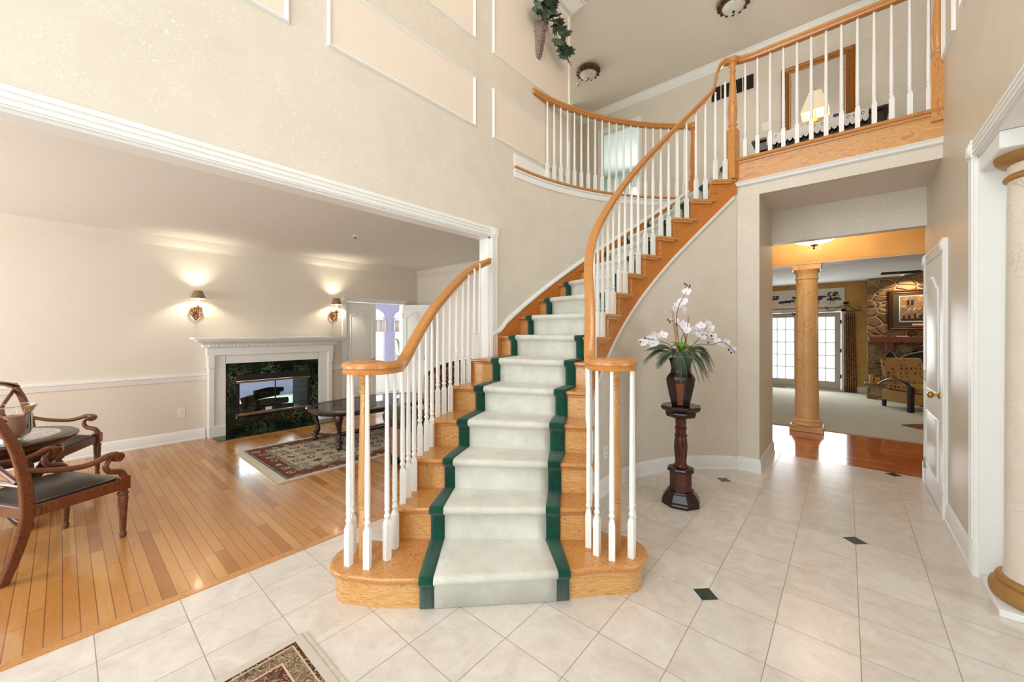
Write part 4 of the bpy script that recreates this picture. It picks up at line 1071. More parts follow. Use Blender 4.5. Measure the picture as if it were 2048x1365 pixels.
M['chair_wood'] = M['mahogany']
wood('chair_cherry', (74, 36, 18), (102, 52, 26), (120, 66, 34), 0.28, (1, 1, 1), 5.0, 0.3)
def make_chair(label, loc, rz, group):
    t = thing('armchair', label, 'chair', loc, rz, group)
    W = 0.27
    # seat frame and cushion
    mb = MB()
    for s in (-1, 1): mb.obox((0.0, s * (W - 0.012), 0.36), (0.235, 0.014, 0.034), rz=s * R(4))
    mb.box(0.205, 0.235, -W + 0.02, W - 0.02, 0.326, 0.394); mb.box(-0.235, -0.21, -W + 0.05, W - 0.05, 0.326, 0.394)
    mb.build('seat_frame', 'chair_cherry', t, local=True, bevel=0.004)
    n = 12; vs = []; fs = []
    for i in range(n + 1):
        for j in range(n + 1):
            u, v_ = i / n * 2 - 1, j / n * 2 - 1
            wv = 1 - 0.10 * (1 - u) / 2
            z = 0.400 + 0.055 * (1 - abs(u) ** 3.5) * (1 - abs(v_) ** 3.5)
            vs.append((u * 0.225, v_ * (W - 0.02) * wv, z))
    for i in range(n):
        for j in range(n): a = i * (n + 1) + j; fs.append((a, a + 1, a + n + 2, a + n + 1))
    MB().add(vs, fs).box(-0.226, 0.226, -W + 0.022, W - 0.022, 0.385, 0.406).build('seat', 'seat_leather', t, local=True, ang=80)
    for s in (-1, 1):
        # turned front leg
        m2 = MB().box(0.195, 0.25, s * W - 0.028, s * W + 0.028, 0.325, 0.415)
        m2.lathe([(0.012, 0.0), (0.018, 0.004), (0.019, 0.03), (0.014, 0.04), (0.016, 0.05), (0.028, 0.27), (0.024, 0.285), (0.031, 0.295), (0.031, 0.305), (0.022, 0.312), (0.026, 0.327)], (0.222, s * W, 0), 16)
        m2.build('leg', 'chair_cherry', t, local=True, bevel=0.003)
        # sabre rear leg running up into the back post
        p = catmull([(-0.315, s * 0.245, 0.0), (-0.265, s * 0.245, 0.14), (-0.225, s * 0.245, 0.30), (-0.218, s * 0.245, 0.42), (-0.235, s * 0.245, 0.60), (-0.275, s * 0.24, 0.78), (-0.335, s * 0.232, 0.93)], 5)
        m2 = MB(); o = 0; sec = []
        for q in p:
            w_ = 0.028 - 0.006 * abs(q.z - 0.38) / 0.5
            sec.append([(q.x - w_, q.y - 0.017, q.z), (q.x + w_, q.y - 0.017, q.z), (q.x + w_, q.y + 0.017, q.z), (q.x - w_, q.y + 0.017, q.z)])
        m2.add([a for sct in sec for a in sct], [(i * 4 + k, i * 4 + (k + 1) % 4, i * 4 + 4 + (k + 1) % 4, i * 4 + 4 + k) for i in range(len(sec) - 1) for k in range(4)] + [(3, 2, 1, 0), tuple(range(len(sec) * 4 - 4, len(sec) * 4))])
        m2.build('back_post', 'chair_cherry', t, local=True, bevel=0.006)
        # scrolled arm with its S support
        a = catmull([(-0.235, s * 0.25, 0.61), (-0.12, s * 0.262, 0.572), (0.0, s * 0.278, 0.553), (0.07, s * 0.286, 0.562), (0.13, s * 0.290, 0.582), (0.175, s * 0.290, 0.580)], 5)
        m2 = MB().tube(a, [0.018 + 0.006 * i / len(a) for i in range(len(a))], 10, 0.8)
        m2.lathe([(0.0285, -0.026), (0.031, -0.018), (0.031, 0.018), (0.0285, 0.026), (0.012, 0.028), (0.010, 0.020)], (0.176, s * 0.290, 0.561), 18, RX(90).to_3x3())
        m2.build('arm', 'chair_cherry', t, local=True, ang=50)
        b = catmull([(0.145, s * 0.287, 0.565), (0.118, s * 0.285, 0.52), (0.14, s * 0.28, 0.475), (0.205, s * 0.275, 0.45), (0.228, s * 0.272, 0.405)], 5)
        MB().tube(b, [0.015 + 0.010 * i / len(b) for i in range(len(b))], 8, 0.9).build('arm_support', 'chair_cherry', t, local=True, ang=50)
    # back: carved crest, crossed splats, lower rail
    cr = [(-0.335 - 0.02 * (1 - abs(u)), u * 0.245, 0.90 + 0.055 * (1 - u * u)) for u in [i / 8 - 1 for i in range(17)]]
    MB().tube(cr, 0.045, 8, 0.42).build('crest_rail', 'chair_cherry', t, local=True, ang=60)
    m2 = MB()
    for s in (-1, 1):
        m2.tube(catmull([(-0.325, s * 0.22, 0.86), (-0.29, s * 0.05, 0.76), (-0.275, 0.0, 0.70), (-0.262, s * -0.05, 0.64), (-0.245, s * -0.22, 0.54)], 4), 0.014, 8)
    m2.lathe([(0.02, -0.015), (0.034, -0.008), (0.034, 0.008), (0.02, 0.015)], (-0.276, 0, 0.70), 14, RY(90).to_3x3())
    m2.build('splat', 'chair_cherry', t, local=True)
    MB().tube([(-0.232, -0.24, 0.52), (-0.245, 0, 0.525), (-0.232, 0.24, 0.52)], 0.02, 8, 0.6).build('back_rail', 'chair_cherry', t, local=True)
    return t
make_chair('cherry wood armchair with dark leather seat in front of the small round table', (-3.861, -0.054, 0), R(118), 'wooden armchairs at the round table')
make_chair('wooden armchair standing behind the round table against the cream wall', (-5.36, -0.10, 0), R(63), 'wooden armchairs at the round table')

tx, ty = -4.65, -0.33
t = thing('round_table', 'round carved table with inlaid top between the two armchairs', 'table', (tx, ty, 0))
MB().lathe([(0.30, 0.53), (0.36, 0.545), (0.385, 0.565), (0.405, 0.58), (0.42, 0.60), (0.42, 0.612), (0.41, 0.62), (0.33, 0.622)], (tx, ty, 0), 48).build('table_top', 'dark_walnut', t)
MB().lathe([(0.0005, 0.6215), (0.32, 0.6215), (0.325, 0.6235), (0.0005, 0.6235)], (tx, ty, 0), 48, cap=False).build('inlay', 'table_inlay', t)
MB().lathe([(0.34, 0.545), (0.34, 0.47), (0.33, 0.46), (0.30, 0.46), (0.30, 0.545)], (tx, ty, 0), 40).build('apron', 'dark_walnut', t)
for i in range(4):
    a = R(30 + 90 * i); ca, sa = math.cos(a), math.sin(a)
    P = [(tx + ca * r_, ty + sa * r_, z_) for r_, z_ in ((0.29, 0.50), (0.31, 0.42), (0.24, 0.30), (0.15, 0.20), (0.17, 0.11), (0.26, 0.06), (0.33, 0.045))]
    MB().tube(catmull(P, 4), [0.045] * 5 + [0.035] * 6 + [0.026] * 8 + [0.03] * 6, 8).sphere((tx + ca * 0.34, ty + sa * 0.34, 0.032), 0.032).build('leg', 'dark_walnut', t, ang=60)
MB().lathe([(0.03, 0.14), (0.12, 0.15), (0.13, 0.17), (0.10, 0.19), (0.03, 0.20)], (tx, ty, 0), 20).build('stretcher', 'dark_walnut', t)
cx, cy, cz = -4.42, -0.23, 0.6235
t = thing('candle_holder', 'flared clear glass hurricane holder with a pinkish candle on the round table', 'candle', (cx, cy, cz))
MB().lathe([(0.060, 0), (0.066, 0.008), (0.055, 0.03), (0.085, 0.055), (0.092, 0.10), (0.090, 0.20), (0.118, 0.255)], (cx, cy, cz), 28, cap=False).lathe([(0.060, 0), (0.0005, 0.001)], (cx, cy, cz), 28, cap=False).build('glass', 'pane_glass', t)
MB().lathe([(0.118, 0.253), (0.121, 0.256), (0.118, 0.259), (0.115, 0.256)], (cx, cy, cz), 28, cap=False).lathe([(0.003, 0.035), (0.07, 0.045), (0.085, 0.056), (0.07, 0.05), (0.003, 0.042)], (cx, cy, cz), 28, cap=False).build('rim', 'clear_glass', t)
MB().lathe([(0.060, 0.05), (0.062, 0.055), (0.062, 0.175), (0.056, 0.183), (0.001, 0.178)], (cx, cy, cz), 24).lathe([(0.0015, 0.178), (0.0015, 0.195)], (cx, cy, cz), 6).build('candle', 'candle_wax', t)

# rugs
t = thing('area_rug', 'cream and red oriental rug under the coffee table', 'rug', (-4.63, 2.48, 0))
MB().box(-0.70, 0.70, -1.15, 1.15, 0.0, 0.010).build('pile', 'living_rug', t, local=True, smooth=False)
for s in (-1, 1): MB().box(-0.70, 0.70, *sorted((s * 1.15, s * 1.19)), 0.0, 0.006).build('fringe', 'rug_fringe', t, local=True, smooth=False)
t = thing('area_rug', 'brown oriental rug with cream edge in the foyer foreground', 'rug', (-1.42, -0.085, 0))
MB().box(-0.48, 0.48, -0.80, 0.80, 0.0015, 0.011).build('pile', 'entry_rug', t, local=True, smooth=False)
for s in (-1, 1): MB().box(-0.48, 0.48, *sorted((s * 0.80, s * 0.822)), 0.0015, 0.007).build('fringe', 'rug_fringe', t, local=True, smooth=False)

# coffee table
tx, ty = -4.83, 2.74
t = thing('coffee_table', 'dark carved oval coffee table with a smoked glass top on the oriental rug', 'table', (tx, ty, 0.01))
def sup(hx, hy, n=44, e=2.6):
    return [(tx + hx * math.copysign(abs(math.cos(a)) ** (2 / e), math.cos(a)), ty + hy * math.copysign(abs(math.sin(a)) ** (2 / e), math.sin(a))) for a in [2 * math.pi * i / n for i in range(n)]]
mb = MB(); rings = [(sup(0.40, 0.70), 0.398), (sup(0.47, 0.77), 0.398), (sup(0.49, 0.79), 0.41), (sup(0.50, 0.80), 0.425), (sup(0.52, 0.82), 0.438), (sup(0.52, 0.82), 0.452), (sup(0.505, 0.805), 0.46), (sup(0.42, 0.72), 0.46), (sup(0.41, 0.71), 0.45)]
n = 44
mb.add([(p[0], p[1], z) for rg, z in rings for p in rg], [(k * n + i, k * n + (i + 1) % n, ((k + 1) % len(rings)) * n + (i + 1) % n, ((k + 1) % len(rings)) * n + i) for k in range(len(rings)) for i in range(n)])
mb.build('table_frame', 'dark_walnut', t)
MB().prism(sup(0.425, 0.725), 0.449, 0.457).build('glass_top', 'table_glass', t, smooth=False)
for sx in (-1, 1):
    for sy in (-1, 1):
        lx, ly = tx + sx * 0.325, ty + sy * 0.62
        P = [(lx, ly, 0.40), (lx + sx * 0.01, ly + sy * 0.01, 0.33), (lx - sx * 0.02, ly - sy * 0.01, 0.24), (lx - sx * 0.035, ly - sy * 0.02, 0.16), (lx, ly, 0.09)]
        MB().tube(catmull(P, 5), [0.048, 0.050, 0.05, 0.047, 0.043] + [0.040, 0.037, 0.034, 0.031, 0.029] + [0.027, 0.025, 0.024, 0.024, 0.025] + [0.027, 0.029, 0.031, 0.033, 0.034] + [0.034], 10).lathe([(0.02, 0.0), (0.036, 0.012), (0.036, 0.03), (0.022, 0.04), (0.022, 0.052), (0.046, 0.06), (0.046, 0.085), (0.03, 0.095)], (lx, ly, 0.011), 14).build('leg', 'dark_walnut', t, ang=60)
mb = MB()
for s in (-1, 1):
    mb.tube(bez([(tx - 0.325, ty + s * 0.62, 0.075), (tx - 0.1, ty + s * 0.42, 0.085), (tx + 0.1, ty + s * 0.42, 0.085), (tx + 0.325, ty + s * 0.62, 0.075)], 10), 0.024, 8, 0.6)
mb.tube([(tx, ty - 0.46, 0.084), (tx, ty + 0.46, 0.084)], 0.026, 8, 0.6)
mb.build('stretcher', 'dark_walnut', t)

# sofa
sx0, sx1, sy0, sy1 = -3.60, -2.84, 2.16, 4.30
t = thing('sofa', 'dark leather sofa with rolled arms and floral back seen through the balusters', 'sofa', (-3.2, 3.2, 0))
MB().box(sx0 + 0.06, sx1, sy0 + 0.06, sy1 - 0.06, 0.14, 0.36).build('base', 'tan_suede', t, bevel=0.02)
for k in range(3):
    a = sy0 + 0.20 + k * 0.58
    MB().box(sx0 + 0.02, sx1 - 0.20, a + 0.005, a + 0.575, 0.36, 0.50).build('seat_cushion', 'leather', t, bevel=0.045, seg=4)
n = 14; vs = []; bp_ = MB()
for k in range(3):
    a = sy0 + 0.20 + k * 0.58
    MB().box(sx1 - 0.36, sx1 - 0.16, a + 0.005, a + 0.575, 0.46, 1.0).build('back_cushion', 'floral_fabric', t, bevel=0.05, seg=4)
def camel(y):
    u = (y - (sy0 + sy1) / 2) / ((sy1 - sy0) / 2); return 0.97 + 0.115 * (1 - abs(u) ** 6)
ys = [sy0 + 0.05 + (sy1 - sy0 - 0.1) * i / 20 for i in range(21)]
poly = [(y, camel(y)) for y in ys]
m2 = MB().prism_axis([(ys[0], 0.30)] + poly + [(ys[-1], 0.30)], sx1 - 0.17, sx1, 'x'); m2.build('back', 'floral_fabric', t, bevel=0.02)
MB().tube([(sx1 - 0.08, y, z + 0.01) for y, z in poly], 0.022, 8).build('top_rail', 'black_wood', t)
MB().box(sx1 - 0.002, sx1 + 0.012, ys[0], ys[-1], 0.835, 0.865).build('back_trim', 'tan_suede', t, bevel=0.004)
for s, yy in ((-1, sy0), (1, sy1)):
    y_ = yy - s * 0.07
    MB().box(sx0 + 0.07, sx1 - 0.02, y_ - 0.06, y_ + 0.06, 0.14, 0.50).build('arm_panel', 'tan_suede', t, bevel=0.03, seg=3)
    MB().lathe([(0.02, 0), (0.105, 0.012), (0.118, 0.04), (0.118, 0.60), (0.105, 0.64)], (sx0 + 0.02, y_, 0.535), 24, RY(90).to_3x3()).build('arm_roll', 'leather', t)
    P = [(sx0 + 0.045, y_ + s * 0.05, 0.62), (sx0 + 0.04, y_ + s * 0.07, 0.50), (sx0 + 0.07, y_ + s * 0.045, 0.40), (sx0 + 0.03, y_ + s * 0.06, 0.26), (sx0 + 0.06, y_ + s * 0.05, 0.14)]
    MB().tube(catmull(P, 5), 0.022, 8).build('arm_trim', 'black_wood', t)
for fx in (sx0 + 0.08, sx1 - 0.07):
    for fy in (sy0 + 0.08, sy1 - 0.08):
        MB().sphere((fx, fy, 0.055), 0.05, 12, 8, (1, 1, 0.95)).tube([(fx, fy, 0.16), (fx - 0.01, fy, 0.11), (fx, fy, 0.06)], [0.05, 0.04, 0.045], 10).build('foot', 'black_wood', t, ang=60)

# ------------------------------------------------------------ mantel fireplace
fx_ = XF
t = thing('fireplace', 'white mantel fireplace with green marble surround and glass doors', 'fireplace', (-6.25, 2.03, 0))
mb = MB()
for a, b in ((1.24, 1.43), (2.63, 2.83)):
    mb.box(fx_ - 0.001, fx_ + 0.09, a + 0.004, b - 0.004, 0.0, 1.10)
    o = a if a < 2 else b - 0.06
    mb.box(fx_, fx_ + 0.115, o, o + 0.06, 0.0, 0.92); mb.box(fx_, fx_ + 0.13, o - 0.01 if a < 2 else o, o + 0.06 if a < 2 else o + 0.07, 0.92, 1.08)
    mb.box(fx_ - 0.002, fx_ + 0.121, a - 0.003 if a < 2 else a + 0.01, b - 0.01 if a < 2 else b + 0.003, 0.0, 0.15)
mb.box(fx_, fx_ + 0.09, 1.43, 2.63, 0.965, 1.10)
mb.build('surround', 'white_trim', t, smooth=False, bevel=0.004)
mb = MB().box(fx_, fx_ + 0.12, 1.22, 2.85, 1.08, 1.19)
mb.build('frieze', 'white_trim', t, smooth=False, bevel=0.004)
MB().sweep([(fx_, 1.20, 1.19), (fx_ + 0.12, 1.20, 1.19), (fx_ + 0.12, 2.87, 1.19), (fx_, 2.87, 1.19)], [(0, 0), (-0.012, 0.0), (-0.016, 0.03), (-0.05, 0.055), (-0.09, 0.075), (-0.10, 0.10), (0, 0.10)]).box(fx_, fx_ + 0.14, 1.18, 2.89, 1.19, 1.29).build('shelf_moulding', 'white_trim', t, smooth=False)
MB().box(fx_, fx_ + 0.26, 1.06, 2.99, 1.29, 1.325).build('shelf', 'white_trim', t, bevel=0.008)
mb = MB()
for i in range(44):
    y_ = 1.235 + i * 0.0366; mb.box(fx_ + 0.12, fx_ + 0.16, y_, y_ + 0.021, 1.193, 1.225)
mb.build('dentil_band', 'white_trim', t, smooth=False)
mb = MB().box(fx_, fx_ + 0.07, 1.43, 2.63, 0.80, 0.965).box(fx_, fx_ + 0.07, 1.43, 1.545, 0, 0.80).box(fx_, fx_ + 0.07, 2.505, 2.63, 0, 0.80).box(fx_, fx_ + 0.07, 1.545, 2.505, 0.0, 0.215)
mb.build('marble_surround', 'green_marble', t, smooth=False)
MB().box(fx_, -5.99, 1.27, 2.84, -0.002, 0.014).build('hearth', 'green_marble', t, bevel=0.003)
MB().box(-5.99, -5.94, 1.27, 2.84, 0.0, 0.006).box(fx_ + 0.13, -5.94, 1.22, 1.27, 0.0, 0.006).build('hearth_border', 'oak_tread', t, smooth=False)
MB().box(-6.98, fx_ + 0.05, 1.50, 1.545, 0.16, 0.84).box(-6.98, fx_ + 0.05, 2.505, 2.55, 0.16, 0.84).box(-6.98, fx_ + 0.05, 1.50, 2.55, 0.80, 0.85).box(-6.98, fx_ + 0.05, 1.50, 2.55, 0.15, 0.215).build('firebox', 'firebox_black', t, smooth=False)
MB().box(fx_ + 0.05, fx_ + 0.085, 1.545, 2.505, 0.715, 0.80).build('hood', 'firebox_black', t, bevel=0.004)
MB().box(fx_ + 0.055, fx_ + 0.095, 1.545, 2.505, 0.685, 0.712).box(fx_ + 0.055, fx_ + 0.095, 1.545, 2.505, 0.232, 0.262).build('door_rail', 'bronze_rail', t, bevel=0.004)
gdoor = MB().box(fx_ + 0.065, fx_ + 0.070, 1.58, 2.47, 0.262, 0.685).build('glass_door', 'smoked_glass', t, smooth=False)
MB().box(fx_ + 0.058, fx_ + 0.078, 1.545, 1.585, 0.262, 0.685).box(fx_ + 0.058, fx_ + 0.078, 2.465, 2.505, 0.262, 0.685).box(fx_ + 0.062, fx_ + 0.076, 2.02, 2.032, 0.262, 0.685).build('door_frame', 'firebox_black', gdoor, smooth=False)
MB().box(fx_ + 0.071, fx_ + 0.075, 1.90, 1.98, 0.275, 0.315).build('label_plate', 'paper_white', gdoor, smooth=False)
mb = MB()
for (y0_, z0_, y1_, z1_, r_, x_) in ((1.66, 0.30, 2.30, 0.33, 0.05, -6.62), (1.70, 0.38, 2.20, 0.45, 0.045, -6.68), (1.85, 0.48, 2.24, 0.50, 0.04, -6.64), (1.62, 0.25, 2.36, 0.25, 0.035, -6.55)):
    mb.tube([(x_, y0_, z0_), (x_ + 0.02, (y0_ + y1_) / 2, (z0_ + z1_) / 2 + 0.02), (x_, y1_, z1_)], [r_, r_ * 1.15, r_ * 0.9], 10)
mb.build('log_set', 'log_char', t)

# wall sconces
def sconce(y, zt, label):
    t = thing('wall_sconce', label, 'lamp', (XF, y, zt - 0.3), group='lit sconces over the mantel')
    x = XF
    MB().lathe([(0.03, 0), (0.034, 0.005), (0.02, 0.012), (0.008, 0.016)], (x, y, zt - 0.27), 18, RY(90).to_3x3(), sx=1.9).build('backplate', 'aged_bronze', t)
    mb = MB().tube(catmull([(x + 0.01, y, zt - 0.30), (x + 0.07, y, zt - 0.35), (x + 0.13, y, zt - 0.30), (x + 0.135, y, zt - 0.22)], 5), 0.009, 8)
    for s in (-1, 1):
        mb.tube(catmull([(x + 0.012, y, zt - 0.25), (x + 0.03, y + s * 0.04, zt - 0.20), (x + 0.03, y + s * 0.06, zt - 0.26), (x + 0.02, y + s * 0.03, zt - 0.33), (x + 0.012, y, zt - 0.37)], 5), 0.006, 6)
        mb.sphere((x + 0.03, y + s * 0.045, zt - 0.235), 0.018, 8, 5, (0.5, 1, 1.6))
    mb.lathe([(0.012, 0), (0.04, 0.012), (0.05, 0.022), (0.015, 0.03), (0.012, 0.05)], (x + 0.135, y, zt - 0.235), 14)
    mb.build('arm', 'gold_frame', t)
    for k in range(7):
        a = k * 0.9; MB().sphere((x + 0.135 + 0.045 * math.cos(a), y + 0.045 * math.sin(a), zt - 0.255), 0.007, 6, 4, (0.7, 0.7, 2.2)).build('crystal_drop', 'clear_glass', t)
    MB().lathe([(0.009, 0), (0.009, 0.07)], (x + 0.135, y, zt - 0.19), 10).sphere((x + 0.135, y, zt - 0.095), 0.018, 10, 6, (1, 1, 1.6)).build('bulb', 'bulb_glow', t)
    MB().lathe([(0.078, 0), (0.046, 0.10), (0.044, 0.10), (0.076, 0)], (x + 0.135, y, zt - 0.10), 28, cap=False).build('lamp_shade', 'shade_black', t)
    point('sconce_light', (x + 0.135, y, zt - 0.055), 13.0, (1, 0.88, 0.70), 0.02).parent = None
sconce(1.125, 1.915, 'left lit wall sconce with bronze shade over the mantel')
sconce(2.89, 1.93, 'right lit wall sconce with bronze shade beside the double doors')

def outlet(name, label, cat, c, nrm, w=0.035, h=0.057, sw=False):
    t = thing(name, label, cat, c)
    rz = math.atan2(nrm[1], nrm[0]); t.rotation_euler = (0, 0, rz)
    MB().box(0, 0.005, -w, w, -h, h).build('cover_plate', 'outlet_plastic', t, local=True, bevel=0.002)
    if sw:
        mb = MB()
        for y in ((-0.023, 0.023) if w > 0.04 else (0,)): mb.box(0.005, 0.013, y - 0.005, y + 0.005, -0.010, 0.012)
        mb.build('toggle', 'outlet_plastic', t, local=True)
    else:
        for s in (-1, 1):
            so = MB().lathe([(0.016, 0), (0.016, 0.003), (0.001, 0.003)], (0.004, 0, s * 0.022), 14, RY(90).to_3x3()).build('socket', 'outlet_plastic', t, local=True)
            MB().box(0.0068, 0.0078, -0.007, -0.004, s * 0.022 - 0.005, s * 0.022 + 0.006).box(0.0068, 0.0078, 0.004, 0.007, s * 0.022 - 0.005, s * 0.022 + 0.006).build('slot', 'dark_slot', so, local=True, smooth=False)
    return t
outlet('wall_outlet', 'white wall outlet on the living room wall left of the mantel', 'outlet', (XF, 0.985, 0.366), (1, 0))
a_ = 2.0; p_ = pol(rin(a_) + 0.038, a_)
outlet('wall_outlet', 'white wall outlet low on the curved wall behind the right volute', 'outlet', (p_[0], p_[1], 0.35), (math.cos(R(-a_)), math.sin(R(-a_))))

# ------------------------------------------------------------ wall planter
def ivy_leaf(mb, c, size, yaw, pitch, roll=0.0):
    out = [(0, 0), (0.28, 0.10), (0.50, 0.42), (0.30, 0.50), (0.36, 0.78), (0.10, 0.80), (0, 1.0), (-0.10, 0.80), (-0.36, 0.78), (-0.30, 0.50), (-0.50, 0.42), (-0.28, 0.10)]
    m_ = TM(*c) @ RZ(yaw) @ RX(pitch) @ RY(roll)
    vs = [m_ @ Vector((x * size, y * size, -0.22 * abs(x) * size - 0.12 * y * y * size)) for x, y in out] + [m_ @ Vector((0, 0.45 * size, 0.0))]
    n = len(out); mb.add([tuple(v_) for v_ in vs], [(i, (i + 1) % n, n) for i in range(n)])
px_, py_, pz_ = XL, 3.49, 4.47
t = thing('wall_planter', 'carved stone wall pocket with ivy hung high on the papered wall', 'planter', (px_, py_, pz_))
mb = MB(); rg = [(0.0, 0.035, 0.03), (0.03, 0.042, 0.04), (0.14, 0.05, 0.06), (0.24, 0.06, 0.085), (0.31, 0.075, 0.12), (0.35, 0.075, 0.13), (0.37, 0.065, 0.11)]
n = 12
vs = []
for z, hw, dp in rg:
    for i in range(n + 1):
        a = math.pi * i / n; vs.append((px_ + math.sin(a) * dp, py_ - math.cos(a) * hw, pz_ + z))
fs = [(k * (n + 1) + i, k * (n + 1) + i + 1, (k + 1) * (n + 1) + i + 1, (k + 1) * (n + 1) + i) for k in range(len(rg) - 1) for i in range(n)]
fs += [tuple(range(n, -1, -1)), tuple(range((len(rg) - 1) * (n + 1), len(rg) * (n + 1)))] + [(k * (n + 1), (k + 1) * (n + 1), (k + 1) * (n + 1) + n, k * (n + 1) + n) for k in range(len(rg) - 1)]
mb.add(vs, fs); pocket = mb.build('pocket', 'carved_stone', t, ang=50)
mb = MB()
for sgn in (-1, 1):
    sp_ = [(px_ + 0.118 - 0.02 * (u / 14), py_ + sgn * (0.022 + 0.028 * (1 - u / 14) * math.cos(u * 0.75)), pz_ + 0.29 + 0.035 * (1 - u / 18) * math.sin(u * 0.75)) for u in range(15)]
    mb.tube(sp_, 0.007, 6)
    for k in range(9):
        mb.sphere((px_ + 0.035 + 0.055 * k / 9, py_ + sgn * 0.026, pz_ + 0.03 + k * 0.024), 0.013, 8, 5, (1, 0.8, 1.2))
for k in range(10): mb.sphere((px_ + 0.045 + 0.06 * k / 10, py_, pz_ + 0.02 + k * 0.026), 0.013, 8, 5, (0.8, 1.2, 1))
mb.build('scroll_carving', 'carved_stone', pocket)
mb = MB()
vines = [[(px_ + 0.06, py_, pz_ + 0.37), (px_ + 0.10, py_ - 0.10, pz_ + 0.46), (px_ + 0.12, py_ - 0.20, pz_ + 0.44)],
         [(px_ + 0.06, py_, pz_ + 0.37), (px_ + 0.12, py_ + 0.02, pz_ + 0.52), (px_ + 0.10, py_ - 0.02, pz_ + 0.62)],
         [(px_ + 0.06, py_, pz_ + 0.37), (px_ + 0.12, py_ + 0.13, pz_ + 0.44), (px_ + 0.12, py_ + 0.20, pz_ + 0.33), (px_ + 0.10, py_ + 0.28, pz_ + 0.25), (px_ + 0.09, py_ + 0.36, pz_ + 0.20)]]
for vn in vines: mb.tube(catmull(vn, 5), 0.004, 6)
mb.build('vine', 'stem', t)
mb = MB()
random.seed(11)
for vn in vines:
    pts_ = catmull(vn, 4)
    for q in pts_[2:]:
        for _ in range(2):
            if random.random() < 0.92:
                ivy_leaf(mb, (q.x + random.uniform(-0.02, 0.05), q.y + random.uniform(-0.045, 0.045), q.z + random.uniform(-0.03, 0.03)), random.uniform(0.12, 0.165), random.uniform(-150, -30), random.uniform(-70, 10), random.uniform(-30, 30))
mb.build('ivy_leaves', 'green_leaf', t, ang=20)
mb = MB()
for q in ((-0.14, 0.47), (0.30, 0.24)):
    for k in range(5): ivy_leaf(mb, (px_ + 0.15, py_ + q[0], pz_ + q[1]), 0.04, k * 72, 40)
mb.build('blossom', 'petal', t, ang=20)

# ------------------------------------------------------------ plant stand, vase, orchids
qx, qy = -1.02, 3.29
t = thing('plant_stand', 'tall mahogany pedestal stand on the tile by the curved wall', 'stand', (qx, qy, 0))
P8 = R(-98.5)
def oct_(prof, name, mat, sm=False, seg=8): return MB().lathe(prof, (qx, qy, 0), seg, ph=P8).build(name, mat, t, smooth=sm, bevel=0.003)
oct_([(0.150, 0.0), (0.152, 0.02), (0.146, 0.03), (0.148, 0.045), (0.118, 0.095), (0.108, 0.105), (0.104, 0.115)], 'foot', 'dark_mahogany')
oct_([(0.088, 0.112), (0.088, 0.262)], 'base_block', 'mahogany')
oct_([(0.088, 0.262), (0.106, 0.268), (0.108, 0.282), (0.096, 0.292), (0.07, 0.298)], 'base_cap', 'dark_mahogany')
MB().lathe([(0.046, 0.295), (0.056, 0.30), (0.056, 0.31), (0.046, 0.32), (0.043, 0.345), (0.050, 0.42), (0.053, 0.455), (0.050, 0.50), (0.043, 0.545), (0.050, 0.55), (0.050, 0.56), (0.041, 0.565), (0.041, 0.60), (0.046, 0.606), (0.046, 0.618), (0.040, 0.624), (0.044, 0.69), (0.050, 0.70)], (qx, qy, 0), 28).build('column', 'mahogany', t)
oct_([(0.085, 0.70), (0.115, 0.712), (0.122, 0.735), (0.120, 0.748), (0.146, 0.765), (0.158, 0.778), (0.158, 0.792), (0.154, 0.798)], 'top', 'dark_mahogany')
vz = 0.798
t = thing('vase', 'dark lacquered octagonal vase with woven panels on the pedestal stand', 'vase', (qx, qy, vz))
VP = [(0.066, 0.0), (0.072, 0.006), (0.092, 0.09), (0.112, 0.19), (0.117, 0.215), (0.108, 0.235), (0.083, 0.265), (0.076, 0.30), (0.084, 0.345), (0.092, 0.372), (0.094, 0.382), (0.086, 0.384), (0.076, 0.35)]
vbody = MB().lathe(VP, (qx, qy, vz), 8, ph=P8).build('body', 'vase_lacquer', t, smooth=False, bevel=0.003)
mb = MB()
for k in range(8):
    a0, a1 = P8 + k * math.pi / 4 + 0.13, P8 + (k + 1) * math.pi / 4 - 0.13
    if k % 2: continue
    vs = []
    for r_, z_ in ((0.0745, 0.01), (0.094, 0.09), (0.114, 0.19)):
        r2 = (r_ + 0.001)
        for a in (a0, a1):
            am = P8 + (k + 0.5) * math.pi / 4; rr_ = r2 * math.cos(math.pi / 8) / math.cos(a - am); vs.append((qx + rr_ * math.cos(a), qy + rr_ * math.sin(a), vz + z_))
    mb.add(vs, [(0, 1, 3, 2), (2, 3, 5, 4)])
mb.build('woven_panel', 'wicker', vbody, smooth=False)
ca, sa = math.cos(AZ), math.sin(AZ)
def FP(px, py, dep=0.0):     # point at a picture offset from the vase axis (metres right / up, depth away)
    r_ = (px - 1363) * 0.00408; z_ = 1.40 - (py - 663) * 0.00408
    return Vector((qx + r_ * ca - dep * sa, qy + r_ * sa + dep * ca, z_))
t = thing('orchid_arrangement', 'white artificial orchids with drooping fern fronds in the dark vase', 'plant', (qx, qy, vz + 0.36))
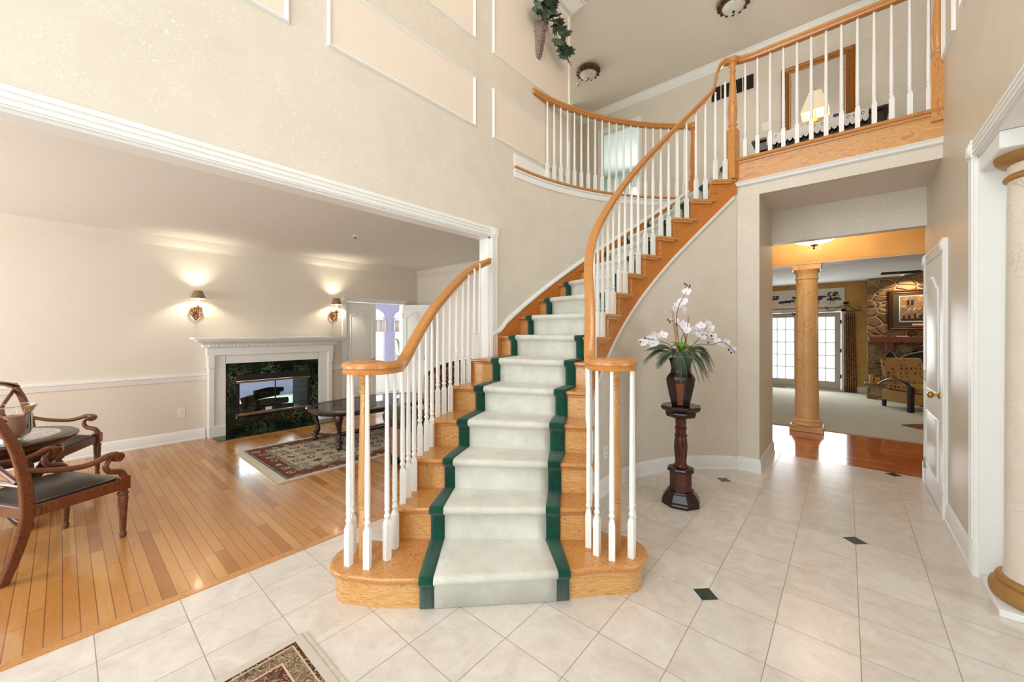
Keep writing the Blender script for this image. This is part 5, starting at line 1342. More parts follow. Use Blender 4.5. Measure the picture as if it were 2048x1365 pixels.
# fronds
random.seed(5)
def frond(P0, P1, P2, wmax=0.085, pairs=36):
    mb = MB(); pts_ = bez([P0, P1, P2], 16); mb.tube(pts_, [0.003 - 0.0018 * i / 16 for i in range(17)], 5)
    L_ = bez([P0, P1, P2], pairs)
    for i in range(3, pairs):
        T = (L_[i] - L_[i - 1]).normalized(); S = T.cross(Vector((0, 0, 1))); S = S.normalized() if S.length > 0.05 else Vector((1, 0, 0)); N = S.cross(T)
        ln = wmax * math.sin(math.pi * (i / pairs) ** 0.7) + 0.008
        for s in (-1, 1):
            tip = L_[i] + (S * s * 0.85 + T * 0.6 - N * 0.15 * 1 + Vector((0, 0, -0.25))).normalized() * ln
            w_ = T * 0.003
            mb.add([tuple(L_[i] - w_), tuple(L_[i] + w_), tuple(tip)], [(0, 1, 2)])
    return mb
fr_ = [((1343, 702, -0.02), (1320, 682, -0.03), (1288, 703, -0.02)), ((1343, 705, 0.02), (1315, 690, 0.02), (1288, 729, 0.04)), ((1343, 707, -0.05), (1318, 700, -0.1), (1302, 732, -0.12)), ((1350, 706, 0.0), (1335, 705, 0.05), (1328, 740, 0.08)),
       ((1350, 705, -0.05), (1350, 700, -0.13), (1348, 766, -0.15)), ((1360, 705, -0.05), (1362, 695, -0.14), (1374, 770, -0.15)), ((1370, 705, -0.04), (1378, 690, -0.13), (1392, 755, -0.12)), ((1380, 702, 0.0), (1412, 680, 0.0), (1431, 736, 0.0)),
       ((1380, 704, -0.05), (1408, 690, -0.06), (1420, 745, -0.05)), ((1378, 706, 0.02), (1400, 700, 0.05), (1427, 757, 0.04)), ((1375, 706, -0.03), (1395, 700, -0.05), (1400, 762, -0.08)), ((1350, 700, 0.04), (1330, 685, 0.10), (1315, 720, 0.16)), ((1375, 700, 0.04), (1400, 680, 0.10), (1410, 720, 0.17)), ((1360, 702, 0.05), (1362, 690, 0.14), (1366, 730, 0.2))]
for a, b, c in list(fr_):
    for _ in range(1): fr_.append((a, (b[0] + random.uniform(-7, 7), b[1] + random.uniform(-8, 4), b[2] + random.uniform(-0.03, 0.03)), (c[0] + random.uniform(-12, 12), c[1] + random.uniform(-16, 4), c[2] + random.uniform(-0.04, 0.04))))
for a, b, c in fr_:
    frond(FP(*a), FP(*b), FP(*c)).build('fern_frond', 'fern_leaf', t, smooth=False)
mb = MB()
for k in range(9):
    a = R(40 * k + 10); mb2 = MB()
    B = FP(1363, 710); tip = B + Vector((math.cos(a) * 0.09, math.sin(a) * 0.09, random.uniform(0.03, 0.11)))
    mid = B + Vector((math.cos(a) * 0.035, math.sin(a) * 0.035, 0.09)); S = Vector((-math.sin(a), math.cos(a), 0)) * 0.028
    mb.add([tuple(B), tuple(mid + S), tuple(mid + Vector((0, 0, 0.012))), tuple(mid - S), tuple(tip)], [(0, 1, 2), (0, 2, 3), (1, 4, 2), (2, 4, 3)])
mb.build('orchid_leaves', 'bright_leaf', t, ang=60)
MB().tube([FP(1358, 720), FP(1352, 660), FP(1346, 622)], 0.008, 8).tube([FP(1360, 720, 0.02), FP(1353, 665, 0.02), FP(1349, 640, 0.02)], 0.006, 8).tube([FP(1373, 715, 0.02), FP(1377, 670, 0.02), FP(1381, 632, 0.02)], 0.007, 8).build('bamboo_stick', 'cane_stick', t)
mb = MB()
stems = [[(1360, 712), (1355, 670), (1352, 640), (1358, 610), (1372, 585), (1380, 570)], [(1366, 712), (1372, 680), (1365, 660), (1350, 645), (1339, 641)],
         [(1366, 712), (1368, 675), (1385, 662), (1405, 664), (1425, 676), (1445, 686)], [(1372, 712), (1392, 690), (1420, 690), (1445, 685), (1464, 700), (1468, 706)],
         [(1356, 712), (1340, 690), (1320, 683), (1300, 678), (1288, 676)], [(1370, 712), (1385, 695), (1402, 678), (1412, 665)]]
for k, sp_ in enumerate(stems): mb.tube(catmull([FP(x, y, 0.02 * (k % 3 - 1)) for x, y in sp_], 5), 0.0028, 6)
fstem = mb.build('flower_stem', 'stem', t)
def blossom(c, size, yaw, pitch):
    mb = MB(); m_ = TM(*c) @ RZ(yaw) @ RX(pitch)
    for k, (l_, w_) in enumerate(((0.95, 0.66), (1.0, 0.98), (0.9, 0.62), (0.9, 0.62), (1.0, 0.98))):
        a = R((0, 80, 150, 210, 280)[k]); vs = []
        for i, (u, hw) in enumerate(((0.05, 0.08), (0.35, 0.85), (0.7, 1.0), (1.0, 0.25))):
            for s in (-1, 1):
                x, y = s * hw * w_ * 0.5, u * l_
                q = Vector((x * math.cos(a) - y * math.sin(a), x * math.sin(a) + y * math.cos(a), 0.22 * u * u - 0.1 * abs(s * hw) + 0.03 * k % 0.05)) * size; q = m_ @ q; vs.append(tuple(q))
        mb.add(vs, [(0, 1, 3, 2), (2, 3, 5, 4), (4, 5, 7, 6)])
    mb.sphere(m_ @ Vector((0, 0, 0.08 * size)), size * 0.18, 6, 4)
    return mb
fl_ = [(1372, 584), (1375, 600), (1367, 603), (1361, 610), (1355, 616), (1365, 620), (1352, 642), (1361, 650), (1370, 652), (1374, 660), (1382, 662), (1404, 652), (1414, 648), (1410, 660), (1399, 668), (1420, 656), (1428, 672), (1434, 682), (1447, 688), (1455, 686), (1466, 700), (1408, 673), (1396, 660), (1305, 678), (1308, 686), (1315, 672), (1325, 670), (1290, 684)]
camdir = -90 + math.degrees(AZ)
for k, (x, y) in enumerate(fl_):
    blossom(FP(x, y, random.uniform(-0.04, 0.03)), random.uniform(0.036, 0.050), math.degrees(AZ) + random.uniform(-50, 50), 90 + random.uniform(-40, 25)).build('blossom', 'petal', fstem, ang=70)
mb = MB()
for x, y in ((1371, 568), (1375, 571), (1381, 573), (1373, 576), (1337, 640), (1341, 645), (1282, 684), (1291, 676), (1418, 686), (1464, 706), (1459, 700), (1424, 672)): mb.sphere(FP(x, y), 0.008, 8, 5, (1, 1, 1.3))
mb.build('bud', 'bud', t)

# ------------------------------------------------------------ columns
t = thing('column', 'cream marbled column with gold base and capital at the right opening', 'column', (0.755, 3.185, 0))
cx, cy = 0.755, 3.185
MB().box(0.57, 0.94, 3.0, 3.37, 0.0, 0.035).build('plinth', 'white_trim', t, bevel=0.004)
MB().lathe([(0.170, 0.035), (0.184, 0.048), (0.188, 0.075), (0.182, 0.10), (0.168, 0.112), (0.160, 0.116), (0.166, 0.128), (0.160, 0.142), (0.146, 0.150)], (cx, cy, 0), 44).build('base_ring', 'gold_paint', t)
MB().lathe([(0.140, 0.150), (0.134, 0.18), (0.133, 0.8), (0.126, 2.0), (0.122, 2.18), (0.124, 2.26)], (cx, cy, 0), 44).build('shaft', 'cream_marble', t)
MB().lathe([(0.123, 2.165), (0.137, 2.172), (0.139, 2.184), (0.132, 2.195), (0.124, 2.20)], (cx, cy, 0), 44).build('neck_ring', 'gold_paint', t)
MB().lathe([(0.124, 2.245), (0.150, 2.255), (0.166, 2.275), (0.170, 2.295)], (cx, cy, 0), 44).build('capital', 'gold_paint', t)
MB().box(cx - 0.185, cx + 0.185, cy - 0.185, cy + 0.185, 2.295, 2.383).build('abacus', 'white_trim', t, bevel=0.006)
t = thing('column', 'ochre marbled column standing at the edge of the family room carpet', 'column', (-0.42, 6.86, 0))
cx, cy = -0.42, 6.86
MB().box(cx - 0.19, cx + 0.19, cy - 0.14, cy + 0.135, 0.0, 0.085).build('plinth', 'ochre_marble', t, bevel=0.008)
MB().lathe([(0.172, 0.085), (0.180, 0.10), (0.172, 0.125), (0.155, 0.135), (0.162, 0.15), (0.150, 0.17), (0.140, 0.18), (0.135, 0.5), (0.128, 1.7), (0.124, 2.12), (0.134, 2.13), (0.134, 2.145), (0.125, 2.15), (0.126, 2.21), (0.150, 2.24), (0.155, 2.255)], (cx, cy, 0), 40).build('shaft', 'ochre_marble', t)
MB().box(cx - 0.165, cx + 0.165, cy - 0.13, cy + 0.118, 2.255, 2.33).build('abacus', 'ochre_marble', t, bevel=0.006)

# ------------------------------------------------------------ ceiling lights, detectors, vent
def flush(loc, label, group):
    t = thing('ceiling_light', label, 'lamp', loc, group=group); x, y, z = loc
    MB().lathe([(0.12, 0), (0.17, -0.012), (0.19, -0.035), (0.182, -0.05), (0.15, -0.075), (0.135, -0.085), (0.128, -0.08), (0.12, -0.02)], (x, y, z), 36).build('rim', 'aged_bronze', t)
    mb = MB()
    for k in range(14):
        a = 2 * math.pi * k / 14; mb.sphere((x + 0.168 * math.cos(a), y + 0.168 * math.sin(a), z - 0.068), 0.02, 8, 4, (1, 1, 0.5))
    mb.build('leaf_relief', 'iron', t)
    MB().lathe([(0.13, -0.078), (0.118, -0.10), (0.08, -0.125), (0.03, -0.138), (0.002, -0.14)], (x, y, z), 32).build('glass_bowl', 'frosted_glass', t)
    MB().lathe([(0.004, -0.136), (0.016, -0.144), (0.012, -0.156), (0.004, -0.162), (0.007, -0.172), (0.001, -0.178)], (x, y, z), 12).build('finial', 'iron', t)
flush((-3.10, 5.45, ZC), 'bronze rimmed flush ceiling light further back past the tall wall', 'flush ceiling lights of the upper hall')
flush((-1.07, 5.50, ZC), 'bronze rimmed flush ceiling light at the top edge over the railing', 'flush ceiling lights of the upper hall')
t = thing('ceiling_light', 'lit glass bowl light with brass finial in the back hall', 'lamp', (-0.30, 6.1, 2.75))
x, y, z = -0.30, 6.1, 2.75
MB().lathe([(0.05, 0), (0.06, -0.02), (0.03, -0.03), (0.012, -0.05), (0.012, -0.17)], (x, y, z), 20).build('mount', 'brass', t)
MB().lathe([(0.25, -0.165), (0.235, -0.195), (0.18, -0.235), (0.10, -0.262), (0.02, -0.27), (0.018, -0.26), (0.10, -0.252), (0.175, -0.225), (0.23, -0.19), (0.245, -0.165)], (x, y, z), 36, cap=False).build('glass_bowl', 'bowl_glow', t)
MB().lathe([(0.02, -0.268), (0.045, -0.275), (0.03, -0.287), (0.012, -0.295), (0.018, -0.31), (0.004, -0.335)], (x, y, z), 16).build('finial', 'brass', t)
for k in range(10):
    a = k * math.pi / 5; MB().sphere((x + 0.06 * math.cos(a), y + 0.06 * math.sin(a), z - 0.315), 0.008, 6, 4, (0.7, 0.7, 2.4)).build('crystal_drop', 'clear_glass', t)
point('hall_light', (x, y, z - 0.10), 20, (1, 0.80, 0.52), 0.08)
def sprinkler(loc, label):
    x, y, z = loc; t = thing('fire_sprinkler', label, 'sprinkler', loc, group=None)
    MB().lathe([(0.034, 0), (0.034, -0.004), (0.018, -0.010), (0.012, -0.012)], loc, 18).build('escutcheon', 'outlet_plastic', t)
    MB().lathe([(0.007, -0.01), (0.007, -0.03), (0.016, -0.034), (0.016, -0.037), (0.002, -0.037)], loc, 12).build('head', 'brass', t)
sprinkler((-3.40, 5.65, ZC), 'small sprinkler head on the upper hall ceiling by the far flush light')
sprinkler((-4.49, 2.31, 2.555), 'small sprinkler head on the living room ceiling')
t = thing('air_vent', 'dark louvered return air vent high on the upper hall wall', 'vent', (-1.315, YU, 5.1))
MB().box(-1.60, -1.03, YU - 0.004, YU, 4.985, 5.21).build('backing', 'dark_slot', t, smooth=False)
mb = MB()
for xx in (-1.605, -1.465, -1.318, -1.17, -1.025): mb.box(xx - 0.006, xx + 0.006, YU - 0.014, YU, 4.98, 5.215)
mb.box(-1.61, -1.02, YU - 0.012, YU, 5.205, 5.218).box(-1.61, -1.02, YU - 0.012, YU, 4.977, 4.99); vfr = mb.build('vent_frame', 'wallpaper', t, smooth=False)
mb = MB()
for k in range(17): mb.obox((-1.315, YU - 0.008, 4.996 + k * 0.0125), (0.28, 0.006, 0.0014), rx=R(35))
mb.build('louvers', 'iron', vfr, smooth=False)
outlet('light_switch', 'double light switch on the upper hall wall beside the mirror', 'switch', (-0.87, YU, 4.375), (0, -1), 0.058, 0.058, True)

# ------------------------------------------------------------ console table, mirror, lamp (upper hall)
t = thing('console_table', 'dark carved console table against the upper hall wall', 'table', (-0.30, 6.38, Z2))
MB().box(-0.98, 0.38, 6.14, 6.61, 3.965, 4.0).build('table_top', 'dark_walnut', t, bevel=0.008)
MB().box(-0.93, 0.33, 6.18, 6.60, 3.85, 3.965).build('apron', 'dark_mahogany', t, bevel=0.004)
for xx in (-0.90, 0.30):
    for yy in (6.21, 6.57): MB().lathe([(0.02, 0), (0.028, 0.05), (0.02, 0.1), (0.026, 0.4), (0.034, 0.6), (0.034, 0.72)], (xx, yy, Z2), 14).build('leg', 'dark_walnut', t)
t = thing('table_runner', 'white lace runner draped on the console table', 'runner', (-0.28, 6.3, 4.0))
mb = MB().box(-0.80, 0.20, 6.13, 6.42, 4.001, 4.004).box(-0.80, 0.20, 6.128, 6.132, 3.90, 4.004)
for k in range(18): mb.prism_axis([(-0.80 + k * 0.0556, 3.902), (-0.79 + k * 0.0556, 3.875), (-0.772 + k * 0.0556, 3.862), (-0.754 + k * 0.0556, 3.875), (-0.745 + k * 0.0556, 3.902)], 6.128, 6.131, 'y')
mb.build('cloth', 'lace', t, smooth=False)
for xx in (-0.76, -0.70, -0.62, -0.30, -0.22, 0.02, 0.08, 0.15):
    MB().tube([(xx + 0.013 * math.cos(u), 6.126, 3.965 + 0.016 * math.sin(u)) for u in [k_ * 0.6 for k_ in range(10)]], 0.0025, 5).build('scroll_motif', 'dark_slot', t)
t = thing('mirror', 'large gold framed mirror leaning over the console table', 'mirror', (-0.30, 6.62, 4.01))
MB().box(-0.60, 0.0, 6.625, 6.64, 4.10, 4.99).build('glass', 'mirror_glass', t, smooth=False)
def rect_frame(x0, x1, z0, z1, y, w, d, prof=None):
    mb = MB(); pr = prof or [(0, 0), (0, d * 0.6), (w * 0.25, d), (w * 0.45, d * 0.7), (w * 0.7, d * 0.9), (w, d * 0.4), (w, 0)]
    cx, cz = (x0 + x1) / 2, (z0 + z1) / 2; vs = []; m_ = len(pr)
    for px, pz in ((x0, z0), (x1, z0), (x1, z1), (x0, z1)):
        sx = 1 if px < cx else -1; sz = 1 if pz < cz else -1
        for q, dd in pr: vs.append((px + sx * q, y - dd, pz + sz * q))
    mb.add(vs, [(i * m_ + k, i * m_ + (k + 1) % m_, ((i + 1) % 4) * m_ + (k + 1) % m_, ((i + 1) % 4) * m_ + k) for i in range(4) for k in range(m_)]); return mb
mfr = rect_frame(-0.695, 0.092, 4.012, 5.083, 6.652, 0.105, 0.05).build('frame', 'gold_frame', t, smooth=False, bevel=0.003)
mb = MB()
for k in range(26): mb.sphere((-0.585, 6.604, 4.12 + k * 0.033), 0.008, 6, 4); mb.sphere((-0.018, 6.604, 4.12 + k * 0.033), 0.008, 6, 4)
mb.build('beading', 'gold_frame', mfr)
t = thing('table_lamp', 'lit lamp with square tapered cream shade on the console table', 'lamp', (-0.30, 6.33, 4.004))
x, y, z = -0.30, 6.33, 4.004
MB().lathe([(0.055, 0), (0.055, 0.012), (0.02, 0.022), (0.03, 0.06), (0.042, 0.09), (0.022, 0.13), (0.008, 0.15), (0.008, 0.26)], (x, y, z), 20).build('base', 'brass', t)
MB().lathe([(0.205, 0.195), (0.085, 0.47), (0.082, 0.47), (0.20, 0.195)], (x, y, z), 4, cap=False, ph=R(45)).build('lamp_shade', 'shade_glow', t, smooth=False)
MB().sphere((x, y, z + 0.29), 0.03, 12, 8, (1, 1, 1.3)).build('bulb', 'bulb_glow', t)
MB().lathe([(0.004, 0.26), (0.004, 0.49), (0.012, 0.50), (0.004, 0.52)], (x, y, z), 8).build('finial', 'brass', t)
point('table_lamp_light', (x, y, z + 0.33), 4.5, (1, 0.86, 0.62), 0.03)
t = thing('desk_clock', 'small white clock with blue face on the console table', 'clock', (-0.09, 6.20, 4.004))
MB().box(-0.135, -0.045, 6.19, 6.205, 4.004, 4.075).build('body', 'outlet_plastic', t, bevel=0.003)
MB().box(-0.122, -0.058, 6.187, 6.191, 4.01, 4.068).build('screen', 'screen_blue', t, smooth=False)

# ============================================================ FAMILY ROOM
def french(name, x0, x1, label, hinge_x):
    t = bpy.data.objects.new(name, None); COL.objects.link(t); t.location = (x0, YF, 0.04); t['kind'] = 'structure'; t['label'] = label
    y = YF + 0.03; w = 0.11
    MB().box(x0, x0 + w, y, y + 0.045, 0.04, 1.85).box(x1 - w, x1, y, y + 0.045, 0.04, 1.85).box(x0 + w, x1 - w, y, y + 0.045, 1.74, 1.85).box(x0 + w, x1 - w, y, y + 0.045, 0.04, 0.22).build('door_frame', 'door_frame_grey', t, smooth=False)
    mb = MB()
    for k in (1, 2): xx = x0 + w + (x1 - x0 - 2 * w) * k / 3; mb.box(xx - 0.009, xx + 0.009, y + 0.01, y + 0.035, 0.22, 1.74)
    for k in range(1, 5): zz = 0.22 + 1.52 * k / 5; mb.box(x0 + w, x1 - w, y + 0.01, y + 0.035, zz - 0.009, zz + 0.009)
    mb.build('muntins', 'white_trim', t, smooth=False)
    MB().box(x0 + w, x1 - w, y + 0.02, y + 0.024, 0.22, 1.74).build('pane', 'pane_glass', t, smooth=False)
    MB().box(x0 + w - 0.01, x1 - w + 0.01, y - 0.012, y - 0.009, 0.20, 1.75).build('sheer_panel', 'sheer', t, smooth=False)
    mb = MB()
    for zz in (0.35, 0.95, 1.62): mb.box(hinge_x - 0.012, hinge_x + 0.012, y - 0.01, y, zz - 0.045, zz + 0.045)
    mb.build('hinge', 'iron', t, smooth=False)
french('window_1', -1.60, -0.86, 'left glazed french door with sheer panel', -1.60)
french('window_2', -0.80, -0.09, 'right glazed french door with sheer panel', -0.09)
trim(MB().box(-0.86, -0.80, YF + 0.0, YF + 0.08, 0.04, 1.86).box(-1.70, -1.62, YF - 0.02, YF + 0.01, 0.01, 1.92).box(-0.08, -0.005, YF - 0.02, YF + 0.01, 0.01, 1.92).box(-1.70, -0.005, YF - 0.02, YF + 0.01, 1.86, 1.93).box(-1.62, -0.08, YF - 0.01, YF + 0.1, 0.012, 0.04), 'white casing of the french doors', smooth=False)
t = thing('curtain', 'brown patterned curtain hanging beside the french doors', 'curtain', (0.06, YF - 0.07, 0.02))
mb = MB(); n = 40; vs = []
for z in (0.02, 0.6, 1.2, 1.80):
    for i in range(n + 1):
        u = i / n; vs.append((-0.03 + 0.19 * u * (1.15 - 0.1 * z), YF - 0.08 + 0.028 * math.sin(u * 34), z))
fs = [(k * (n + 1) + i, k * (n + 1) + i + 1, (k + 1) * (n + 1) + i + 1, (k + 1) * (n + 1) + i) for k in range(3) for i in range(n)]
o = mb.add(vs, fs).build('cloth', 'curtain_fabric', t); sf = o.modifiers.new('thick', 'SOLIDIFY'); sf.thickness = 0.004
mb = MB()
for k in range(5): mb.lathe([(0.016, -0.004), (0.016, 0.004)], (0.0 + k * 0.035, YF - 0.08, 1.84), 12, RY(90).to_3x3())
mb.build('ring', 'iron', t)
t = thing('curtain_rod', 'iron curtain rod with leaf and scroll ornaments over the french doors', 'rod', (-0.8, YF - 0.08, 1.86))
MB().tube([(-1.95, YF - 0.08, 1.86), (0.27, YF - 0.08, 1.86)], 0.008, 8).build('rod', 'iron', t)
for xo, s in ((-0.03, 1), (-0.93, -1)):
    mb = MB()
    mb.tube(catmull([(xo - 0.30, YF - 0.08, 1.90), (xo - 0.34, YF - 0.08, 1.95), (xo - 0.30, YF - 0.08, 1.97), (xo - 0.28, YF - 0.08, 1.90), (xo - 0.20, YF - 0.08, 1.88), (xo - 0.05, YF - 0.08, 1.985), (xo + 0.02, YF - 0.08, 2.0)], 5), 0.007, 6)
    mb.tube(catmull([(xo + 0.05, YF - 0.08, 1.99), (xo + 0.14, YF - 0.08, 1.92), (xo + 0.20, YF - 0.08, 1.88), (xo + 0.27, YF - 0.08, 1.90), (xo + 0.27, YF - 0.08, 1.95), (xo + 0.22, YF - 0.08, 1.95)], 5), 0.007, 6)
    for k in range(5): ivy_leaf(mb, (xo + 0.03, YF - 0.09, 2.01), 0.09, -60 + 30 * k, 60)
    if s < 0: mb.xf(TM(xo, 0, 1.90) @ Matrix.Scale(-1, 4, (1, 0, 0)) @ Matrix.Scale(-0.6, 4, (0, 0, 1)) @ TM(-xo, 0, -1.90))
    mb.build('leaf_ornament', 'iron', t, ang=30)
# painted transom panel
t = thing('wall_art', 'long white panel with dark tree silhouettes above the french doors', 'wall art', (-0.95, YF, 2.18))
MB().box(-1.90, -0.05, YF - 0.012, YF, 2.0, 2.38).build('panel', 'paper_white', t, smooth=False)
rect_frame(-1.93, -0.02, 1.97, 2.41, YF, 0.05, 0.025).build('frame', 'white_trim', t, smooth=False)
mb = MB(); random.seed(3)
def tree_sil(x, h, w):
    yy = YF - 0.016
    mb.tube([(x, yy, 2.04), (x + 0.01, yy, 2.04 + h * 0.45), (x - 0.01, yy, 2.04 + h * 0.8)], [0.010, 0.007, 0.004], 5, 0.3)
    for k in range(9):
        a = random.uniform(-1, 1); mb.tube([(x, yy, 2.04 + h * 0.4), (x + a * w * 0.5, yy, 2.04 + h * random.uniform(0.55, 0.7)), (x + a * w, yy, 2.04 + h * random.uniform(0.75, 0.95))], 0.0035, 4, 0.3)
    for k in range(26):
        mb.sphere((x + random.uniform(-1, 1) * w, yy, 2.04 + h * random.uniform(0.6, 1.0)), random.uniform(0.012, 0.024), 7, 3, (1.6, 0.12, 0.7))
for x_, h_, w_ in ((-1.42, 0.24, 0.13), (-1.62, 0.10, 0.10), (-1.05, 0.12, 0.10), (-0.88, 0.22, 0.12), (-0.50, 0.19, 0.12), (-0.28, 0.28, 0.16), (-0.22, 0.15, 0.12), (-1.20, 0.10, 0.07), (-0.60, 0.10, 0.08)): tree_sil(x_, h_, w_)
mb.build('tree_silhouettes', 'dark_slot', t, smooth=False)
# stone chimney
t = thing('stone_fireplace', 'fieldstone fireplace wall with raised hearth and wood mantel in the family room', 'fireplace', (1.8, 11.3, 0.012))
o = MB().box(0.35, 1.02, 11.30, YF - 0.005, 0.012, 2.53).box(1.95, 3.2, 11.30, YF - 0.005, 0.012, 2.53).box(1.02, 1.95, 11.30, YF - 0.005, 1.0, 2.53).build('chimney', 'fieldstone', t, smooth=False)
MB().box(1.02, 1.95, 11.60, YF - 0.01, 0.012, 1.0).build('firebox', 'firebox_black', t, smooth=False)
MB().box(0.33, 3.2, 10.84, 11.30, 0.012, 0.29).build('hearth', 'fieldstone', t, smooth=False)
MB().box(0.29, 3.22, 10.80, 11.30, 0.29, 0.33).build('hearth_slab', 'slate', t, bevel=0.008)
MB().box(0.365, 3.1, 11.0, 11.30, 1.175, 1.29).build('mantel_shelf', 'oak_mantel', t, bevel=0.008)
MB().box(0.62, 0.74, 11.12, 11.30, 0.98, 1.175).build('corbel', 'oak_mantel', t, bevel=0.006)
t = thing('note_card', 'white card lying on the wood mantel of the stone fireplace', 'paper', (0.86, 11.1, 1.29))
MB().box(0.78, 0.95, 11.05, 11.15, 1.2905, 1.305).build('card', 'paper_white', t, smooth=False)
t = thing('framed_print', 'large framed print of an old street cafe hung on the stone chimney', 'picture', (1.22, 11.28, 1.83))
MB().box(0.72, 1.73, 11.265, 11.298, 1.47, 2.20).build('mat', 'mat_board', t, smooth=False)
rect_frame(0.667, 1.78, 1.425, 2.245, 11.299, 0.085, 0.055).build('frame', 'dark_gold_frame', t, smooth=False, bevel=0.003)
prnt = MB().box(0.84, 1.60, 11.262, 11.268, 1.60, 2.115).build('print', 'print_scene', t, smooth=False)
mb = MB().box(0.828, 0.842, 11.26, 11.269, 1.59, 2.125).box(1.598, 1.612, 11.26, 11.269, 1.59, 2.125).box(0.828, 1.612, 11.26, 11.269, 2.113, 2.127).box(0.828, 1.612, 11.26, 11.269, 1.587, 1.602)
mb.build('bevel_line', 'paper_white', t, smooth=False)
mb = MB()
for xx in (0.99, 1.22, 1.45):
    for s in (-0.028, 0.028): mb.box(xx + s - 0.02, xx + s + 0.02, 11.259, 11.263, 1.93, 2.02).lathe([(0.02, 0), (0.02, 0.003)], (xx + s, 11.263, 2.02), 12, RX(90).to_3x3())
mb.box(0.86, 1.58, 11.259, 11.263, 1.62, 1.66)
for k in range(9): mb.box(0.88 + 0.08 * k, 0.915 + 0.08 * k, 11.259, 11.263, 1.66, 1.72 + 0.02 * (k % 3))
mb.build('facade_windows', 'dark_slot', prnt, smooth=False)
mb = MB()
for k in range(6): mb.obox((0.98 + 0.07 * k, 11.259, 1.855), (0.006, 0.002, 0.03), ry=R(35))
mb.build('awning_stripes', 'paper_white', prnt, smooth=False)
MB().box(1.02, 1.22, 11.262, 11.266, 1.52, 1.555).build('title_label', 'paper_white', t, smooth=False)
t = thing('fireplace_screen', 'arched three panel metal fireplace screen before the stone fireplace', 'screen', (1.1, 11.0, 0.33))
def arch_panel(x0, x1, y0, y1, z0, zs, zt, name):
    n = 14; pts_ = [(x0, y0, z0)] + [(x0 + (x1 - x0) * i / n, y0 + (y1 - y0) * i / n, zs + (zt - zs) * math.sin(math.pi * i / n) ** 0.8) for i in range(n + 1)] + [(x1, y1, z0), (x0, y0, z0)]
    r = thing if False else None
    o = MB().tube(pts_, 0.011, 6).build('screen_frame', 'steel', t)
    m_ = MB(); nn = len(pts_) - 1; m_.add([(p[0], p[1] + 0.003, p[2]) for p in pts_[:-1]] + [(p[0], p[1] + 0.006, p[2]) for p in pts_[:-1]], [tuple(range(nn)), tuple(range(2 * nn - 1, nn - 1, -1))]); m_.build('mesh_panel', 'firebox_black', t, smooth=False)
arch_panel(0.58, 0.80, 11.12, 11.02, 0.335, 0.78, 0.98, 'a'); arch_panel(0.815, 1.75, 11.0, 11.0, 0.335, 0.86, 1.02, 'b'); arch_panel(1.77, 1.98, 11.02, 11.12, 0.335, 0.78, 0.98, 'c')
for k, (xx, yy, hh, lb) in enumerate(((0.40, 10.96, 0.17, 'tall yellow pillar candle on the stone hearth'), (0.49, 10.92, 0.115, 'short yellow pillar candle beside the tall one on the hearth'))):
    t = thing('pillar_candle', lb, 'candle', (xx, yy, 0.33), group='pillar candles on the hearth')
    MB().lathe([(0.04, 0), (0.04, hh - 0.004), (0.036, hh), (0.001, hh - 0.004)], (xx, yy, 0.33), 20).build('wax', 'candle_yellow', t); wick_p = t.children[0]; MB().lathe([(0.0015, 0), (0.0015, 0.014)], (xx, yy, 0.33 + hh - 0.005), 5).build('wick', 'dark_slot', wick_p)
# recliner
t = thing('recliner', 'brown circle patterned armchair with curved black wooden arms', 'chair', (0.96, 9.92, 0.012), R(-56.6))
MB().box(-0.30, 0.34, -0.34, 0.34, 0.12, 0.32).build('base', 'dot_fabric', t, local=True, bevel=0.02)
MB().box(-0.18, 0.38, -0.30, 0.30, 0.32, 0.44).build('seat_cushion', 'dot_fabric', t, local=True, bevel=0.045, seg=4)
mb = MB().obox((-0.27, 0, 0.60), (0.07, 0.32, 0.30), ry=R(-16)); mb.build('back_cushion', 'dot_fabric', t, local=True, bevel=0.05, seg=4)
MB().obox((-0.16, 0, 0.52), (0.055, 0.24, 0.12), ry=R(-18)).build('lumbar_pillow', 'dot_fabric', t, local=True, bevel=0.04, seg=3)
for s in (-1, 1):
    MB().tube(catmull([(-0.34, s * 0.36, 0.40), (-0.18, s * 0.37, 0.49), (0.02, s * 0.375, 0.53), (0.22, s * 0.375, 0.50), (0.335, s * 0.37, 0.43)], 5), 0.026, 8, 0.6).build('arm', 'black_wood', t, local=True)
    MB().box(0.30, 0.37, s * 0.37 - 0.035, s * 0.37 + 0.035, 0.0, 0.44).build('leg', 'black_wood', t, local=True, bevel=0.01)
    MB().box(-0.32, -0.27, s * 0.31 - 0.025, s * 0.31 + 0.025, 0.0, 0.13).build('leg', 'black_wood', t, local=True, bevel=0.006)
